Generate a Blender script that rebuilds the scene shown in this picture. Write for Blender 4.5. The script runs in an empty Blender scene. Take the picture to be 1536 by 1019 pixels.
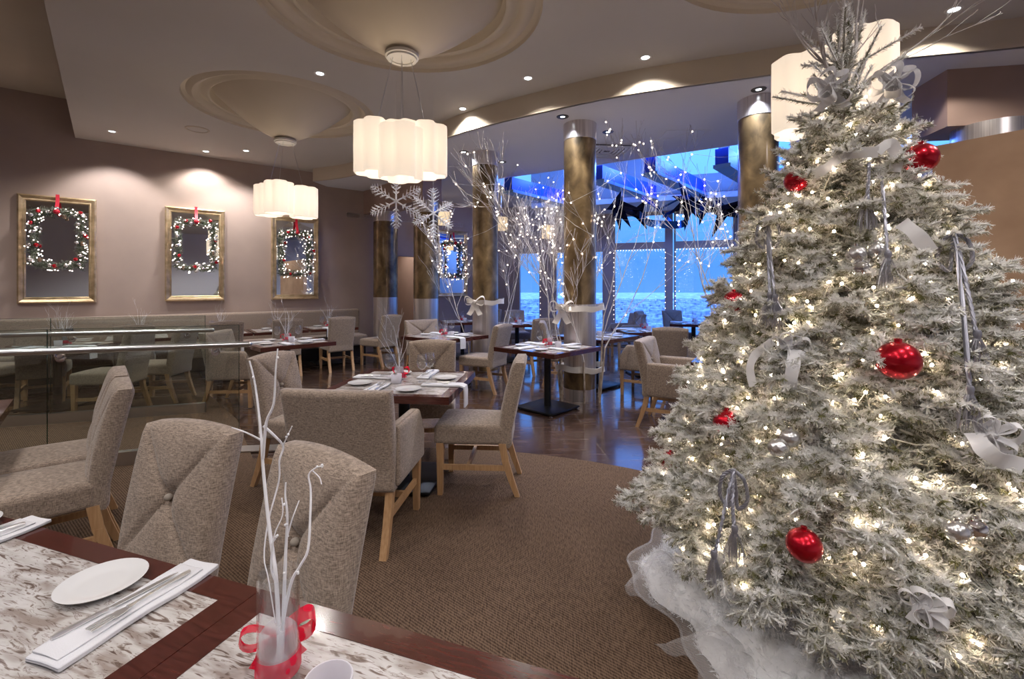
import bpy, bmesh, math, random
import numpy as np
from mathutils import Vector, Matrix, Euler, geometry, noise as mnoise

random.seed(7)
RNG = np.random.default_rng(11)
PI = math.pi
SC = bpy.context.scene
COL = SC.collection
F, CAMH, CX, HY = 690.0, 1.48, 768.0, 430.0      # focal length in pixels, eye height, principal point

def at(x, y, z):
    """ground-plan position of a photo pixel that lies at height z"""
    d = F * (CAMH - z) / (y - HY)
    return ((x - CX) / F * d, d)
def at_d(x, y, d):
    return Vector(((x - CX) / F * d, d, CAMH - (y - HY) / F * d))
UA = Vector((.786, .618, 0)).normalized()           # along the mirror wall
VB = Vector((-UA.y, UA.x, 0))                       # into the mirror wall
VW = 10.19
def UV(u, v, z=0): return UA * u + VB * v + Vector((0, 0, z))
RZ_ROOM = math.atan2(UA.y, UA.x)
def face(fx, fy): return math.atan2(-fx, fy)        # rotation so that local +Y looks along (fx, fy)

# ------------------------------------------------------------------ materials
MATS = {}
def nt_mat(name):
    m = bpy.data.materials.new(name); m.use_nodes = True
    nt = m.node_tree; nt.nodes.clear()
    out = nt.nodes.new('ShaderNodeOutputMaterial')
    return m, nt, out
def N(nt, typ, **kw):
    n = nt.nodes.new(typ)
    for k, v in kw.items():
        if k in n.inputs: n.inputs[k].default_value = v
        else: setattr(n, k, v)
    return n
def L(nt, a, ao, b, bi): nt.links.new(a.outputs[ao], b.inputs[bi])
def c4(c): return (c[0], c[1], c[2], 1)
def ramp(nt, stops):
    r = nt.nodes.new('ShaderNodeValToRGB'); e = r.color_ramp.elements
    while len(e) < len(stops): e.new(.5)
    for i, (p, c) in enumerate(stops): e[i].position = p; e[i].color = c4(c)
    return r
def coords(nt, kind='Object', scale=(1, 1, 1), rot=(0, 0, 0)):
    t = N(nt, 'ShaderNodeTexCoord'); mp = N(nt, 'ShaderNodeMapping')
    mp.inputs['Scale'].default_value = scale; mp.inputs['Rotation'].default_value = rot
    L(nt, t, kind, mp, 'Vector'); return mp
def pbr(name, col, rough=.5, metal=0., var=0., vscale=8, col2=None, bump=0., bscale=60, coat=0., spec=.5, sheen=0., sc=(1, 1, 1), kind='Object', rot=(0,0,0), detail=4):
    m, nt, out = nt_mat(name)
    b = N(nt, 'ShaderNodeBsdfPrincipled'); L(nt, b, 0, out, 0)
    b.inputs['Base Color'].default_value = c4(col); b.inputs['Roughness'].default_value = rough
    b.inputs['Metallic'].default_value = metal; b.inputs['Coat Weight'].default_value = coat
    b.inputs['Specular IOR Level'].default_value = spec
    if sheen: b.inputs['Sheen Weight'].default_value = sheen
    mp = None
    if col2 is not None or var:
        mp = coords(nt, kind, sc, rot)
        n = N(nt, 'ShaderNodeTexNoise', Scale=vscale, Detail=detail); L(nt, mp, 0, n, 'Vector')
        c2 = col2 or tuple(x * (1 - var) for x in col)
        r = ramp(nt, [(.32, c2), (.68, col)]); L(nt, n, 'Fac', r, 0); L(nt, r, 0, b, 'Base Color')
    if bump:
        mp = mp or coords(nt, kind, sc, rot)
        n2 = N(nt, 'ShaderNodeTexNoise', Scale=bscale, Detail=3); L(nt, mp, 0, n2, 'Vector')
        bp = N(nt, 'ShaderNodeBump', Strength=bump, Distance=.01); L(nt, n2, 'Fac', bp, 'Height'); L(nt, bp, 0, b, 'Normal')
    MATS[name] = m
    return m
def emit(name, col, strength):
    m, nt, out = nt_mat(name)
    e = N(nt, 'ShaderNodeEmission', Strength=strength); e.inputs['Color'].default_value = c4(col); L(nt, e, 0, out, 0)
    MATS[name] = m; return m
def glass(name, tint, rough=.02, refl=1.0, ior=1.45):
    m, nt, out = nt_mat(name)
    t = N(nt, 'ShaderNodeBsdfTransparent'); t.inputs[0].default_value = c4(tint)
    g = N(nt, 'ShaderNodeBsdfGlossy', Roughness=rough); g.inputs['Color'].default_value = (refl, refl, refl, 1)
    lw = N(nt, 'ShaderNodeLayerWeight', Blend=.5); pw = N(nt, 'ShaderNodeMath', operation='POWER'); pw.inputs[1].default_value = 4.0; L(nt, lw, 'Facing', pw, 0)
    fr = N(nt, 'ShaderNodeMath', operation='MULTIPLY_ADD'); fr.inputs[1].default_value = .75; fr.inputs[2].default_value = .06; L(nt, pw, 0, fr, 0); mx = N(nt, 'ShaderNodeMixShader')
    L(nt, fr, 0, mx, 0); L(nt, t, 0, mx, 1); L(nt, g, 0, mx, 2); L(nt, mx, 0, out, 0)
    MATS[name] = m; return m
def sheer(name, col, opacity, trans=.5):
    """thin see-through cloth"""
    m, nt, out = nt_mat(name)
    t = N(nt, 'ShaderNodeBsdfTransparent'); d = N(nt, 'ShaderNodeBsdfDiffuse'); d.inputs[0].default_value = c4(col)
    tl = N(nt, 'ShaderNodeBsdfTranslucent'); tl.inputs[0].default_value = c4(col)
    m1 = N(nt, 'ShaderNodeMixShader'); m1.inputs[0].default_value = trans
    m2 = N(nt, 'ShaderNodeMixShader'); m2.inputs[0].default_value = opacity
    L(nt, d, 0, m1, 1); L(nt, tl, 0, m1, 2); L(nt, t, 0, m2, 1); L(nt, m1, 0, m2, 2); L(nt, m2, 0, out, 0)
    MATS[name] = m; return m

def make_materials():
    # woven upholstery
    m, nt, out = nt_mat('fabric'); MATS['fabric'] = m
    b = N(nt, 'ShaderNodeBsdfPrincipled', Roughness=.9); L(nt, b, 0, out, 0); b.inputs['Sheen Weight'].default_value = .25
    b.inputs['Specular IOR Level'].default_value = .2
    mp = coords(nt, 'Object', (380, 380, 60)); n = N(nt, 'ShaderNodeTexNoise', Scale=1, Detail=2); L(nt, mp, 0, n, 0)
    mp2 = coords(nt, 'Object', (60, 60, 320)); n2 = N(nt, 'ShaderNodeTexNoise', Scale=1, Detail=1); L(nt, mp2, 0, n2, 0)
    ad = N(nt, 'ShaderNodeMath', operation='ADD'); L(nt, n, 'Fac', ad, 0); L(nt, n2, 'Fac', ad, 1)
    ml = N(nt, 'ShaderNodeMath', operation='MULTIPLY'); ml.inputs[1].default_value = .5; L(nt, ad, 0, ml, 0)
    r = ramp(nt, [(.33, (.135, .102, .080)), (.67, (.44, .345, .275))]); L(nt, ml, 0, r, 0); L(nt, r, 0, b, 'Base Color')
    bp = N(nt, 'ShaderNodeBump', Strength=.35, Distance=.004); L(nt, ml, 0, bp, 'Height'); L(nt, bp, 0, b, 'Normal')
    pbr('button_cloth', (.30, .26, .22), .8)
    pbr('oak', (.50, .31, .16), .42, col2=(.38, .21, .10), vscale=3, sc=(30, 30, 3))
    pbr('mahogany', (.085, .022, .016), .16, col2=(.045, .011, .008), vscale=4, sc=(4, 30, 30), coat=.5)
    # swirl-grained veneer: pale ground with short dark wavy strokes
    m, nt, out = nt_mat('veneer'); MATS['veneer'] = m
    b = N(nt, 'ShaderNodeBsdfPrincipled', Roughness=.22); L(nt, b, 0, out, 0); b.inputs['Coat Weight'].default_value = .4
    mp = coords(nt, 'Object', (7, 26, 10), (0, 0, .25)); n = N(nt, 'ShaderNodeTexNoise', Scale=1.0, Detail=3, Distortion=.9); L(nt, mp, 0, n, 0)
    mp2 = coords(nt, 'Object', (16, 75, 10), (0, 0, .25)); n2 = N(nt, 'ShaderNodeTexNoise', Scale=1.0, Detail=4, Distortion=1.4); L(nt, mp2, 0, n2, 0)
    r = ramp(nt, [(.36, (.30, .25, .225)), (.50, (.50, .475, .46)), (.66, (.60, .58, .575))]); L(nt, n, 'Fac', r, 0)
    r2 = ramp(nt, [(.34, (.22, .15, .12)), (.395, (.55, .48, .44)), (.44, (1, 1, 1)), (.60, (1, 1, 1)), (.635, (.38, .29, .25)), (.66, (1, 1, 1))]); L(nt, n2, 'Fac', r2, 0)
    mx = N(nt, 'ShaderNodeMixRGB', blend_type='MULTIPLY'); mx.inputs[0].default_value = .9; L(nt, r, 0, mx, 1); L(nt, r2, 0, mx, 2); L(nt, mx, 0, b, 'Base Color')
    pbr('black_metal', (.02, .02, .022), .35, .6)
    pbr('ceramic', (.70, .70, .71), .12, coat=.5)
    pbr('linen', (.66, .66, .70), .85, bump=.15, bscale=300)
    pbr('cutlery', (.82, .81, .80), .3, .9)
    pbr('steel', (.80, .75, .72), .33, .9, sc=(40, 40, .4), vscale=2, col2=(.55, .50, .48))
    pbr('rail_steel', (.62, .62, .63), .28, 1.)
    pbr('chrome', (.85, .85, .86), .08, 1.)
    # patinated bronze
    m, nt, out = nt_mat('bronze'); MATS['bronze'] = m
    b = N(nt, 'ShaderNodeBsdfPrincipled', Roughness=.4, Metallic=.7); L(nt, b, 0, out, 0); b.inputs['Coat Weight'].default_value = .7; b.inputs['Coat Roughness'].default_value = .12
    mp = coords(nt, 'Object', (1, 1, .7)); n = N(nt, 'ShaderNodeTexNoise', Scale=5, Detail=5, Distortion=.4); L(nt, mp, 0, n, 0)
    r = ramp(nt, [(.3, (.06, .042, .022)), (.5, (.21, .14, .066)), (.7, (.36, .25, .125))]); L(nt, n, 'Fac', r, 0); L(nt, r, 0, b, 'Base Color')
    pbr('gold_frame', (.80, .62, .38), .38, .75, col2=(.50, .36, .20), vscale=9)
    pbr('mirror', (.86, .88, .88), .015, 1.)
    pbr('plaster_warm', (.46, .355, .30), .85, var=.12, vscale=1.6)
    pbr('plaster_brown', (.40, .275, .22), .85, var=.15, vscale=1.5)
    pbr('plaster_pale', (.72, .71, .73), .8)
    pbr('ceiling_paint', (.60, .56, .51), .8, var=.06, vscale=.8)
    pbr('ceiling_warm', (.60, .52, .41), .75, var=.08, vscale=1.2)
    pbr('tan_panel', (.50, .33, .21), .6, col2=(.36, .22, .135), vscale=2.2)
    pbr('beam_blue', (.012, .06, .62), .45)  # deep saturated blue of the beam sides
    pbr('blue_lit_underside', (.18, .36, .66), .5)
    pbr('grey_panel', (.25, .25, .27), .7)
    pbr('window_frame', (.40, .34, .32), .5)
    # ribbed carpet
    m, nt, out = nt_mat('carpet'); MATS['carpet'] = m
    b = N(nt, 'ShaderNodeBsdfPrincipled', Roughness=.95); L(nt, b, 0, out, 0); b.inputs['Specular IOR Level'].default_value = .1
    mp = coords(nt, 'Object', (1, 1, 1), (0, 0, math.radians(-52)))
    w = N(nt, 'ShaderNodeTexWave', Scale=24, Distortion=1.2, Detail=2); w.inputs['Detail Scale'].default_value = 2; L(nt, mp, 0, w, 0)
    mp3 = coords(nt, 'Object', (170, 26, 10), (0, 0, math.radians(-52))); n = N(nt, 'ShaderNodeTexNoise', Scale=1, Detail=3); L(nt, mp3, 0, n, 0)
    mm = N(nt, 'ShaderNodeMath', operation='MULTIPLY_ADD'); mm.inputs[1].default_value = .35; L(nt, w, 'Fac', mm, 0); L(nt, n, 'Fac', mm, 2)
    r = ramp(nt, [(.42, (.046, .028, .018)), (.88, (.170, .112, .076))]); L(nt, mm, 0, r, 0); L(nt, r, 0, b, 'Base Color')
    bp = N(nt, 'ShaderNodeBump', Strength=.5, Distance=.006); L(nt, mm, 0, bp, 'Height'); L(nt, bp, 0, b, 'Normal')
    # dark tiles
    m, nt, out = nt_mat('tiles'); MATS['tiles'] = m
    b = N(nt, 'ShaderNodeBsdfPrincipled', Roughness=.22); L(nt, b, 0, out, 0); b.inputs['Coat Weight'].default_value = 1; b.inputs['Coat Roughness'].default_value = .10
    mp = coords(nt, 'Object', (1, 1, 1), (0, 0, math.radians(-4)))
    br = N(nt, 'ShaderNodeTexBrick'); L(nt, mp, 0, br, 'Vector'); br.offset = .5
    br.inputs['Scale'].default_value = 1; br.inputs['Brick Width'].default_value = 1.1; br.inputs['Row Height'].default_value = .55
    br.inputs['Mortar Size'].default_value = .004; br.inputs['Mortar Smooth'].default_value = .1
    br.inputs['Color1'].default_value = (.075, .042, .03, 1); br.inputs['Color2'].default_value = (.048, .028, .02, 1); br.inputs['Mortar'].default_value = (.16, .13, .11, 1)
    mp4 = coords(nt, 'Object', (3, 14, 3)); n = N(nt, 'ShaderNodeTexNoise', Scale=1, Detail=5); L(nt, mp4, 0, n, 0)
    mx = N(nt, 'ShaderNodeMixRGB', blend_type='MULTIPLY'); mx.inputs[0].default_value = .7
    r = ramp(nt, [(.3, (.55, .5, .5)), (.7, (1.3, 1.2, 1.1))]); L(nt, n, 'Fac', r, 0); L(nt, br, 'Color', mx, 1); L(nt, r, 0, mx, 2); L(nt, mx, 0, b, 'Base Color')
    r2 = ramp(nt, [(.3, (.15,) * 3), (.7, (.32,) * 3)]); L(nt, n, 'Fac', r2, 0); L(nt, r2, 0, b, 'Roughness')
    glass('clear_glass', (.97, .98, .99), .01)
    glass('rail_glass', (.925, .96, .94), .01)
    glass('rail_glass_edge', (.35, .5, .45), .1)
    glass('window_glass', (.93, .96, .99), .01)
    # flocked fir
    m, nt, out = nt_mat('fir'); MATS['fir'] = m
    b = N(nt, 'ShaderNodeBsdfPrincipled', Roughness=.85); b.inputs['Specular IOR Level'].default_value = .15
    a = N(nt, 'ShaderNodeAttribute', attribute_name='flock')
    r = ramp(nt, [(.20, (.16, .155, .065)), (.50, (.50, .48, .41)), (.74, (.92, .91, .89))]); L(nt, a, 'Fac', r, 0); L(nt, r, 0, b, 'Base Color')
    tl = N(nt, 'ShaderNodeBsdfTranslucent'); L(nt, r, 0, tl, 0); mx = N(nt, 'ShaderNodeMixShader'); mx.inputs[0].default_value = .18
    L(nt, b, 0, mx, 1); L(nt, tl, 0, mx, 2); L(nt, mx, 0, out, 0)
    pbr('garland', (.10, .13, .06), .8, col2=(.30, .32, .28), vscale=20)
    pbr('bark', (.07, .045, .03), .9)
    pbr('birch_white', (.66, .62, .60), .7, col2=(.42, .37, .35), vscale=14)
    pbr('birch_bark', (.62, .52, .42), .8, col2=(.20, .14, .10), vscale=9)
    pbr('twig_white', (.78, .77, .80), .7)
    pbr('red_ball', (.50, .004, .018), .26, .75, coat=.5)
    pbr('red_gloss', (.6, .012, .025), .12, .5, coat=.6)
    pbr('silver_ball', (.78, .77, .76), .25, .9)
    pbr('silver_mirror', (.9, .9, .9), .05, 1.)
    pbr('silver_rope', (.30, .30, .35), .42, .6)
    pbr('silver_thread', (.50, .50, .55), .3, .8)
    sheer('silver_ribbon', (.86, .85, .86), .86, .3)
    sheer('ivory_ribbon', (.85, .80, .74), .9, .3)
    pbr('red_ribbon_solid', (.55, .01, .03), .5)
    sheer('red_ribbon', (.85, .03, .08), .62, .45)
    nt = MATS['red_ribbon'].node_tree; mp = coords(nt, 'Object', (1, 1, 1)); v = N(nt, 'ShaderNodeTexVoronoi', Scale=38); L(nt, mp, 0, v, 0)
    r = ramp(nt, [(.0, (1, 1, 1)), (.34, (1, 1, 1)), (.37, (.58, .58, .58))]); L(nt, v, 'Distance', r, 0)
    mxn = [n for n in nt.nodes if n.type == 'MIX_SHADER' and n.inputs[1].links and n.inputs[1].links[0].from_node.type == 'BSDF_TRANSPARENT'][0]; L(nt, r, 0, mxn, 0)
    sheer('tulle', (.95, .94, .96), .24, .5)
    pbr('batting', (.92, .92, .93), .95, bump=.5, bscale=40)
    pbr('snow_paper', (.82, .83, .88), .6)
    pbr('white_paint', (.75, .72, .66), .5)
    pbr('dark_trim', (.03, .028, .028), .3, .5)
    sheer('white_fill', (.9, .9, .93), .30, .5)
    sheer('frosted', (.86, .84, .88), .86, .5)
    pbr('pinecone', (.16, .10, .06), .8)
    pbr('sculpture', (.012, .016, .05), .18, .8)
    pbr('sculpture_blue', (.03, .13, .45), .2, .7)
    pbr('alarm_red', (.5, .02, .02), .4)
    pbr('slate_dark', (.02, .02, .022), .5)
    pbr('wire_white', (.7, .68, .62), .6)
    pbr('wire_brown', (.22, .17, .13), .6)
    emit('bulb_warm', (1, .80, .58), 75)
    emit('bulb_pink', (1, .82, .76), 9)
    emit('bulb_small', (1, .82, .70), 7)
    emit('downlight_glow', (.85, .92, 1), 6)
    emit('lamp_core', (1, .82, .58), 9)
    # opal lamp shade: translucent glass lit from inside
    m, nt, out = nt_mat('opal'); MATS['opal'] = m
    d = N(nt, 'ShaderNodeBsdfDiffuse'); d.inputs[0].default_value = (.82, .78, .73, 1)
    tl = N(nt, 'ShaderNodeBsdfTranslucent'); tl.inputs[0].default_value = (.72, .66, .58, 1)
    m1 = N(nt, 'ShaderNodeMixShader'); m1.inputs[0].default_value = .42; L(nt, d, 0, m1, 1); L(nt, tl, 0, m1, 2)
    e = N(nt, 'ShaderNodeEmission', Strength=.33); e.inputs[0].default_value = (1, .89, .77, 1)
    ad = N(nt, 'ShaderNodeAddShader'); L(nt, m1, 0, ad, 0); L(nt, e, 0, ad, 1); L(nt, ad, 0, out, 0)
    emit('opal_warm', (1, .74, .46), .85)
    # snowy city ground far below
    m, nt, out = nt_mat('snow_ground'); MATS['snow_ground'] = m
    b = N(nt, 'ShaderNodeBsdfPrincipled', Roughness=.9); L(nt, b, 0, out, 0)
    mp = coords(nt, 'Object', (1, 1, 1)); n = N(nt, 'ShaderNodeTexVoronoi', Scale=.045); L(nt, mp, 0, n, 0)
    n2 = N(nt, 'ShaderNodeTexNoise', Scale=.03, Detail=6); L(nt, mp, 0, n2, 0)
    mm = N(nt, 'ShaderNodeMath', operation='MULTIPLY'); L(nt, n, 'Distance', mm, 0); L(nt, n2, 'Fac', mm, 1)
    r = ramp(nt, [(.05, (.95, .95, .95)), (.22, (.62, .66, .70)), (.45, (.25, .29, .34))]); L(nt, mm, 0, r, 0); L(nt, r, 0, b, 'Base Color')
    pbr('city_wall', (.80, .82, .86), .8, col2=(.25, .28, .33), vscale=.2)
make_materials()

# ------------------------------------------------------------------ mesh helpers
class MB:
    def __init__(s): s.v = []; s.f = []
    def add(s, vs, fs):
        o = len(s.v); s.v += [tuple(p) for p in vs]; s.f += [tuple(i + o for i in f) for f in fs]; return s
    def box(s, c, size, rz=0, M=None):
        hx, hy, hz = size[0] / 2, size[1] / 2, size[2] / 2
        R = M or Matrix.Rotation(rz, 3, 'Z')
        vs = [Vector(c) + R @ Vector((x, y, z)) for x in (-hx, hx) for y in (-hy, hy) for z in (-hz, hz)]
        return s.add(vs, [(0, 1, 3, 2), (4, 6, 7, 5), (0, 4, 5, 1), (2, 3, 7, 6), (0, 2, 6, 4), (1, 5, 7, 3)])
    def frustum(s, c0, s0, c1, s1):
        vs = []
        for c, q in ((c0, s0), (c1, s1)):
            for x, y in ((-1, -1), (1, -1), (1, 1), (-1, 1)): vs.append((c[0] + x * q[0] / 2, c[1] + y * q[1] / 2, c[2]))
        return s.add(vs, [(3, 2, 1, 0), (4, 5, 6, 7), (0, 1, 5, 4), (1, 2, 6, 5), (2, 3, 7, 6), (3, 0, 4, 7)])
    def rbox(s, c, size, r=.02, seg=3, fn=None, cuts=0):
        """rounded box, optional point function for shaping"""
        bm = bmesh.new(); bmesh.ops.create_cube(bm, size=1)
        for v in bm.verts: v.co = Vector((v.co.x * size[0], v.co.y * size[1], v.co.z * size[2]))
        if cuts: bmesh.ops.subdivide_edges(bm, edges=bm.edges[:], cuts=cuts, use_grid_fill=True)
        es = [e for e in bm.edges if len(e.link_faces) == 2 and e.calc_face_angle(0) > .5]
        bmesh.ops.bevel(bm, geom=es, offset=r, segments=seg, affect='EDGES', profile=.5)
        vs = [v.co.copy() for v in bm.verts]; bm.verts.index_update()
        if fn: vs = [fn(p) for p in vs]
        fs = [[v.index for v in f.verts] for f in bm.faces]; bm.free()
        return s.add([p + Vector(c) for p in vs], fs)
    def tube(s, pts, rad, n=6, cap=True):
        pts = [Vector(p) for p in pts]; k = len(pts)
        if not hasattr(rad, '__len__'): rad = [rad] * k
        t0 = (pts[1] - pts[0]).normalized()
        up = Vector((0, 0, 1)) if abs(t0.z) < .9 else Vector((1, 0, 0))
        a = t0.cross(up).normalized(); vs = []
        for i in range(k):
            t = (pts[min(i + 1, k - 1)] - pts[max(i - 1, 0)])
            t = t.normalized() if t.length > 1e-9 else t0
            a = a - t * a.dot(t)
            a = a.normalized() if a.length > 1e-6 else t.orthogonal().normalized()
            b = t.cross(a)
            for j in range(n):
                q = 2 * PI * j / n; vs.append(pts[i] + (a * math.cos(q) + b * math.sin(q)) * rad[i])
        fs = [(i * n + j, i * n + (j + 1) % n, (i + 1) * n + (j + 1) % n, (i + 1) * n + j) for i in range(k - 1) for j in range(n)]
        if cap: fs += [tuple(range(n - 1, -1, -1)), tuple((k - 1) * n + j for j in range(n))]
        return s.add(vs, fs)
    def lathe(s, prof, n=24, c=(0, 0, 0), closed=False):
        vs = []; k = len(prof)
        for r, z in prof:
            for j in range(n):
                q = 2 * PI * j / n; vs.append((c[0] + r * math.cos(q), c[1] + r * math.sin(q), c[2] + z))
        fs = [(i * n + j, i * n + (j + 1) % n, (i + 1) * n + (j + 1) % n, (i + 1) * n + j) for i in range(k - 1) for j in range(n)]
        if closed: fs += [((k - 1) * n + j, (k - 1) * n + (j + 1) % n, (j + 1) % n, j) for j in range(n)]
        return s.add(vs, fs)
    def sphere(s, c, r, n=16, m=10, sz=1.):
        return s.lathe([(max(1e-4, r * math.sin(PI * i / m)), -r * sz * math.cos(PI * i / m)) for i in range(m + 1)], n, c)
    def ico(s, c, r):
        p = (1 + 5 ** .5) / 2; q = r / math.hypot(1, p)
        vs = [Vector(t) * q + Vector(c) for t in ((-1, p, 0), (1, p, 0), (-1, -p, 0), (1, -p, 0), (0, -1, p), (0, 1, p), (0, -1, -p), (0, 1, -p), (p, 0, -1), (p, 0, 1), (-p, 0, -1), (-p, 0, 1))]
        return s.add(vs, [(0, 11, 5), (0, 5, 1), (0, 1, 7), (0, 7, 10), (0, 10, 11), (1, 5, 9), (5, 11, 4), (11, 10, 2), (10, 7, 6), (7, 1, 8), (3, 9, 4), (3, 4, 2), (3, 2, 6), (3, 6, 8), (3, 8, 9), (4, 9, 5), (2, 4, 11), (6, 2, 10), (8, 6, 7), (9, 8, 1)])
    def poly(s, outline, z0, z1, holes=()):
        """flat slab with optional holes, outline in plan"""
        loops = [list(outline)] + [list(h) for h in holes]
        tris = geometry.tessellate_polygon([[Vector((p[0], p[1], 0)) for p in l] for l in loops])
        pts = [p for l in loops for p in l]; n = len(pts)
        vs = [(p[0], p[1], z0) for p in pts] + [(p[0], p[1], z1) for p in pts]
        fs = [tuple(t) for t in tris] + [tuple(i + n for i in reversed(t)) for t in tris]
        o = 0
        for l in loops:
            k = len(l)
            for i in range(k): a, b = o + i, o + (i + 1) % k; fs.append((a, b, b + n, a + n))
            o += k
        return s.add(vs, fs)
    def strip(s, pts, nrm, w, th=.0012):
        """ribbon of width w along pts; nrm gives the width direction at each point"""
        vs = []; k = len(pts)
        for i in range(k):
            p = Vector(pts[i]); a = Vector(nrm[i] if isinstance(nrm, list) else nrm).normalized() * (w / 2)
            t = (Vector(pts[min(i + 1, k - 1)]) - Vector(pts[max(i - 1, 0)])).normalized(); u = t.cross(a).normalized() * (th / 2)
            vs += [p - a - u, p + a - u, p + a + u, p - a + u]
        fs = [(i * 4 + j, i * 4 + (j + 1) % 4, i * 4 + 4 + (j + 1) % 4, i * 4 + 4 + j) for i in range(k - 1) for j in range(4)]
        fs += [(3, 2, 1, 0), tuple((k - 1) * 4 + j for j in range(4))]
        return s.add(vs, fs)
    def build(s, name, mat, parent=None, smooth=40, loc=None, rz=None, label=None):
        me = bpy.data.meshes.new(name); me.from_pydata(s.v, [], s.f); me.validate()
        bm = bmesh.new(); bm.from_mesh(me); bmesh.ops.recalc_face_normals(bm, faces=bm.faces[:]); bm.to_mesh(me); bm.free()
        me.materials.append(MATS[mat] if isinstance(mat, str) else mat)
        if smooth: me.shade_smooth(); me.set_sharp_from_angle(angle=math.radians(smooth))
        o = bpy.data.objects.new(name, me); COL.objects.link(o)
        if parent: o.parent = parent
        if loc is not None: o.location = loc
        if rz is not None: o.rotation_euler = (0, 0, rz)
        if label: o['label'] = label
        return o

def tag(o, label, cat, group=None, kind=None):
    o['label'] = label; o['category'] = cat
    if group: o['group'] = group
    if kind: o['kind'] = kind
    return o
def thing(name, label, cat, loc=(0, 0, 0), rz=0, group=None):
    o = bpy.data.objects.new(name, None); COL.objects.link(o); o.empty_display_size = .05
    o.location = loc; o.rotation_euler = (0, 0, rz)
    return tag(o, label, cat, group)
def structure(o): o['kind'] = 'structure'; return o
def dup(root, loc, rz=0, label=None, group=None, scale=None):
    def rec(o, par):
        c = o.copy(); COL.objects.link(c); c.parent = par
        for ch in list(o.children): rec(ch, c)
        return c
    r = rec(root, None); r.location = loc; r.rotation_euler = (0, 0, rz)
    if label: r['label'] = label
    if group: r['group'] = group
    if scale: r.scale = (scale,) * 3
    return r
class Kit:
    """first use moves the prototype, later uses copy it"""
    def __init__(s, make, group): s.make = make; s.p = None; s.group = group
    def __call__(s, loc, rz, label, scale=None):
        if s.p is None:
            s.p = s.make(); s.p.location = loc; s.p.rotation_euler = (0, 0, rz); s.p['label'] = label; s.p['group'] = s.group
            if scale: s.p.scale = (scale,) * 3
            return s.p
        return dup(s.p, loc, rz, label, s.group, scale)

def fast_mesh(name, V, Fc, mat, parent=None, attr=None):
    """triangle or quad soup from numpy arrays"""
    me = bpy.data.meshes.new(name); nv, (nf, k) = len(V), Fc.shape
    me.vertices.add(nv); me.vertices.foreach_set('co', V.astype(np.float32).ravel())
    me.loops.add(nf * k); me.loops.foreach_set('vertex_index', Fc.astype(np.int32).ravel())
    me.polygons.add(nf); me.polygons.foreach_set('loop_start', np.arange(0, nf * k, k, dtype=np.int32))
    if attr is not None:
        a = me.attributes.new('flock', 'FLOAT', 'POINT'); a.data.foreach_set('value', attr.astype(np.float32))
    me.update(calc_edges=True); me.validate()
    me.materials.append(MATS[mat]); o = bpy.data.objects.new(name, me); COL.objects.link(o)
    if parent: o.parent = parent
    return o
def needle_arrays(P0, P1, dens, ln, wd, ang=55, jitter=.35):
    """needles bristling all round the twigs P0-P1"""
    D = P1 - P0; Ls = np.linalg.norm(D, axis=1); T = D / Ls[:, None]
    cnt = np.maximum(3, (Ls * dens).astype(int)); idx = np.repeat(np.arange(len(Ls)), cnt); n = len(idx)
    t = RNG.random(n); base = P0[idx] + D[idx] * t[:, None]; T = T[idx]
    ref = np.where(np.abs(T[:, 2:3]) < .9, np.array([[0, 0, 1.]]), np.array([[1., 0, 0]]))
    A = np.cross(T, ref); A /= np.linalg.norm(A, axis=1)[:, None]; B = np.cross(T, A)
    ph = RNG.random(n) * 2 * PI; R = A * np.cos(ph)[:, None] + B * np.sin(ph)[:, None]
    an = np.radians(ang) * (1 + jitter * (RNG.random(n) - .5)); dirn = T * np.cos(an)[:, None] + R * np.sin(an)[:, None]
    S = np.cross(dirn, T); S /= np.linalg.norm(S, axis=1)[:, None] + 1e-9
    le = ln * (.75 + .5 * RNG.random(n))
    b0 = base - S * wd / 2; b1 = base + S * wd / 2; m0 = base + dirn * (le * .75)[:, None] - S * wd * .5; m1 = base + dirn * (le * .75)[:, None] + S * wd * .5; tip = base + dirn * le[:, None]
    V = np.stack([b0, b1, m1, tip], 1).reshape(-1, 3); q = np.arange(n)[:, None] * 4
    V = np.stack([b0, b1, tip + S * wd * .3, tip - S * wd * .3], 1).reshape(-1, 3)
    Fc = q + np.array([[0, 1, 2, 3]])
    return V, Fc, R, idx

# ------------------------------------------------------------------ camera, world, colour
cam = bpy.data.cameras.new('camera'); co = bpy.data.objects.new('camera', cam); COL.objects.link(co)
co.location = (0, 0, CAMH); co.rotation_euler = (PI / 2, 0, 0)
cam.sensor_width = 36; cam.lens = F / 1536 * 36; cam.shift_y = -79.5 / 1536; cam.clip_start = .05; cam.clip_end = 3000
SC.camera = co
SC.view_settings.view_transform = 'Standard'; SC.view_settings.look = 'None'; SC.view_settings.gamma = 1; SC.view_settings.exposure = 0.35
SC.view_settings.use_curve_mapping = False
w = bpy.data.worlds.new('dusk'); SC.world = w; w.use_nodes = True; nt = w.node_tree; nt.nodes.clear()
wo = N(nt, 'ShaderNodeOutputWorld'); bg = N(nt, 'ShaderNodeBackground', Strength=1.9); L(nt, bg, 0, wo, 0)
tc = N(nt, 'ShaderNodeTexCoord'); sx = N(nt, 'ShaderNodeSeparateXYZ'); L(nt, tc, 'Generated', sx, 0)
nz = N(nt, 'ShaderNodeTexNoise', Scale=3.5, Detail=4); L(nt, tc, 'Generated', nz, 0)
ma = N(nt, 'ShaderNodeMath', operation='MULTIPLY_ADD'); ma.inputs[1].default_value = .12; L(nt, nz, 'Fac', ma, 0); L(nt, sx, 'Z', ma, 2)
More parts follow.
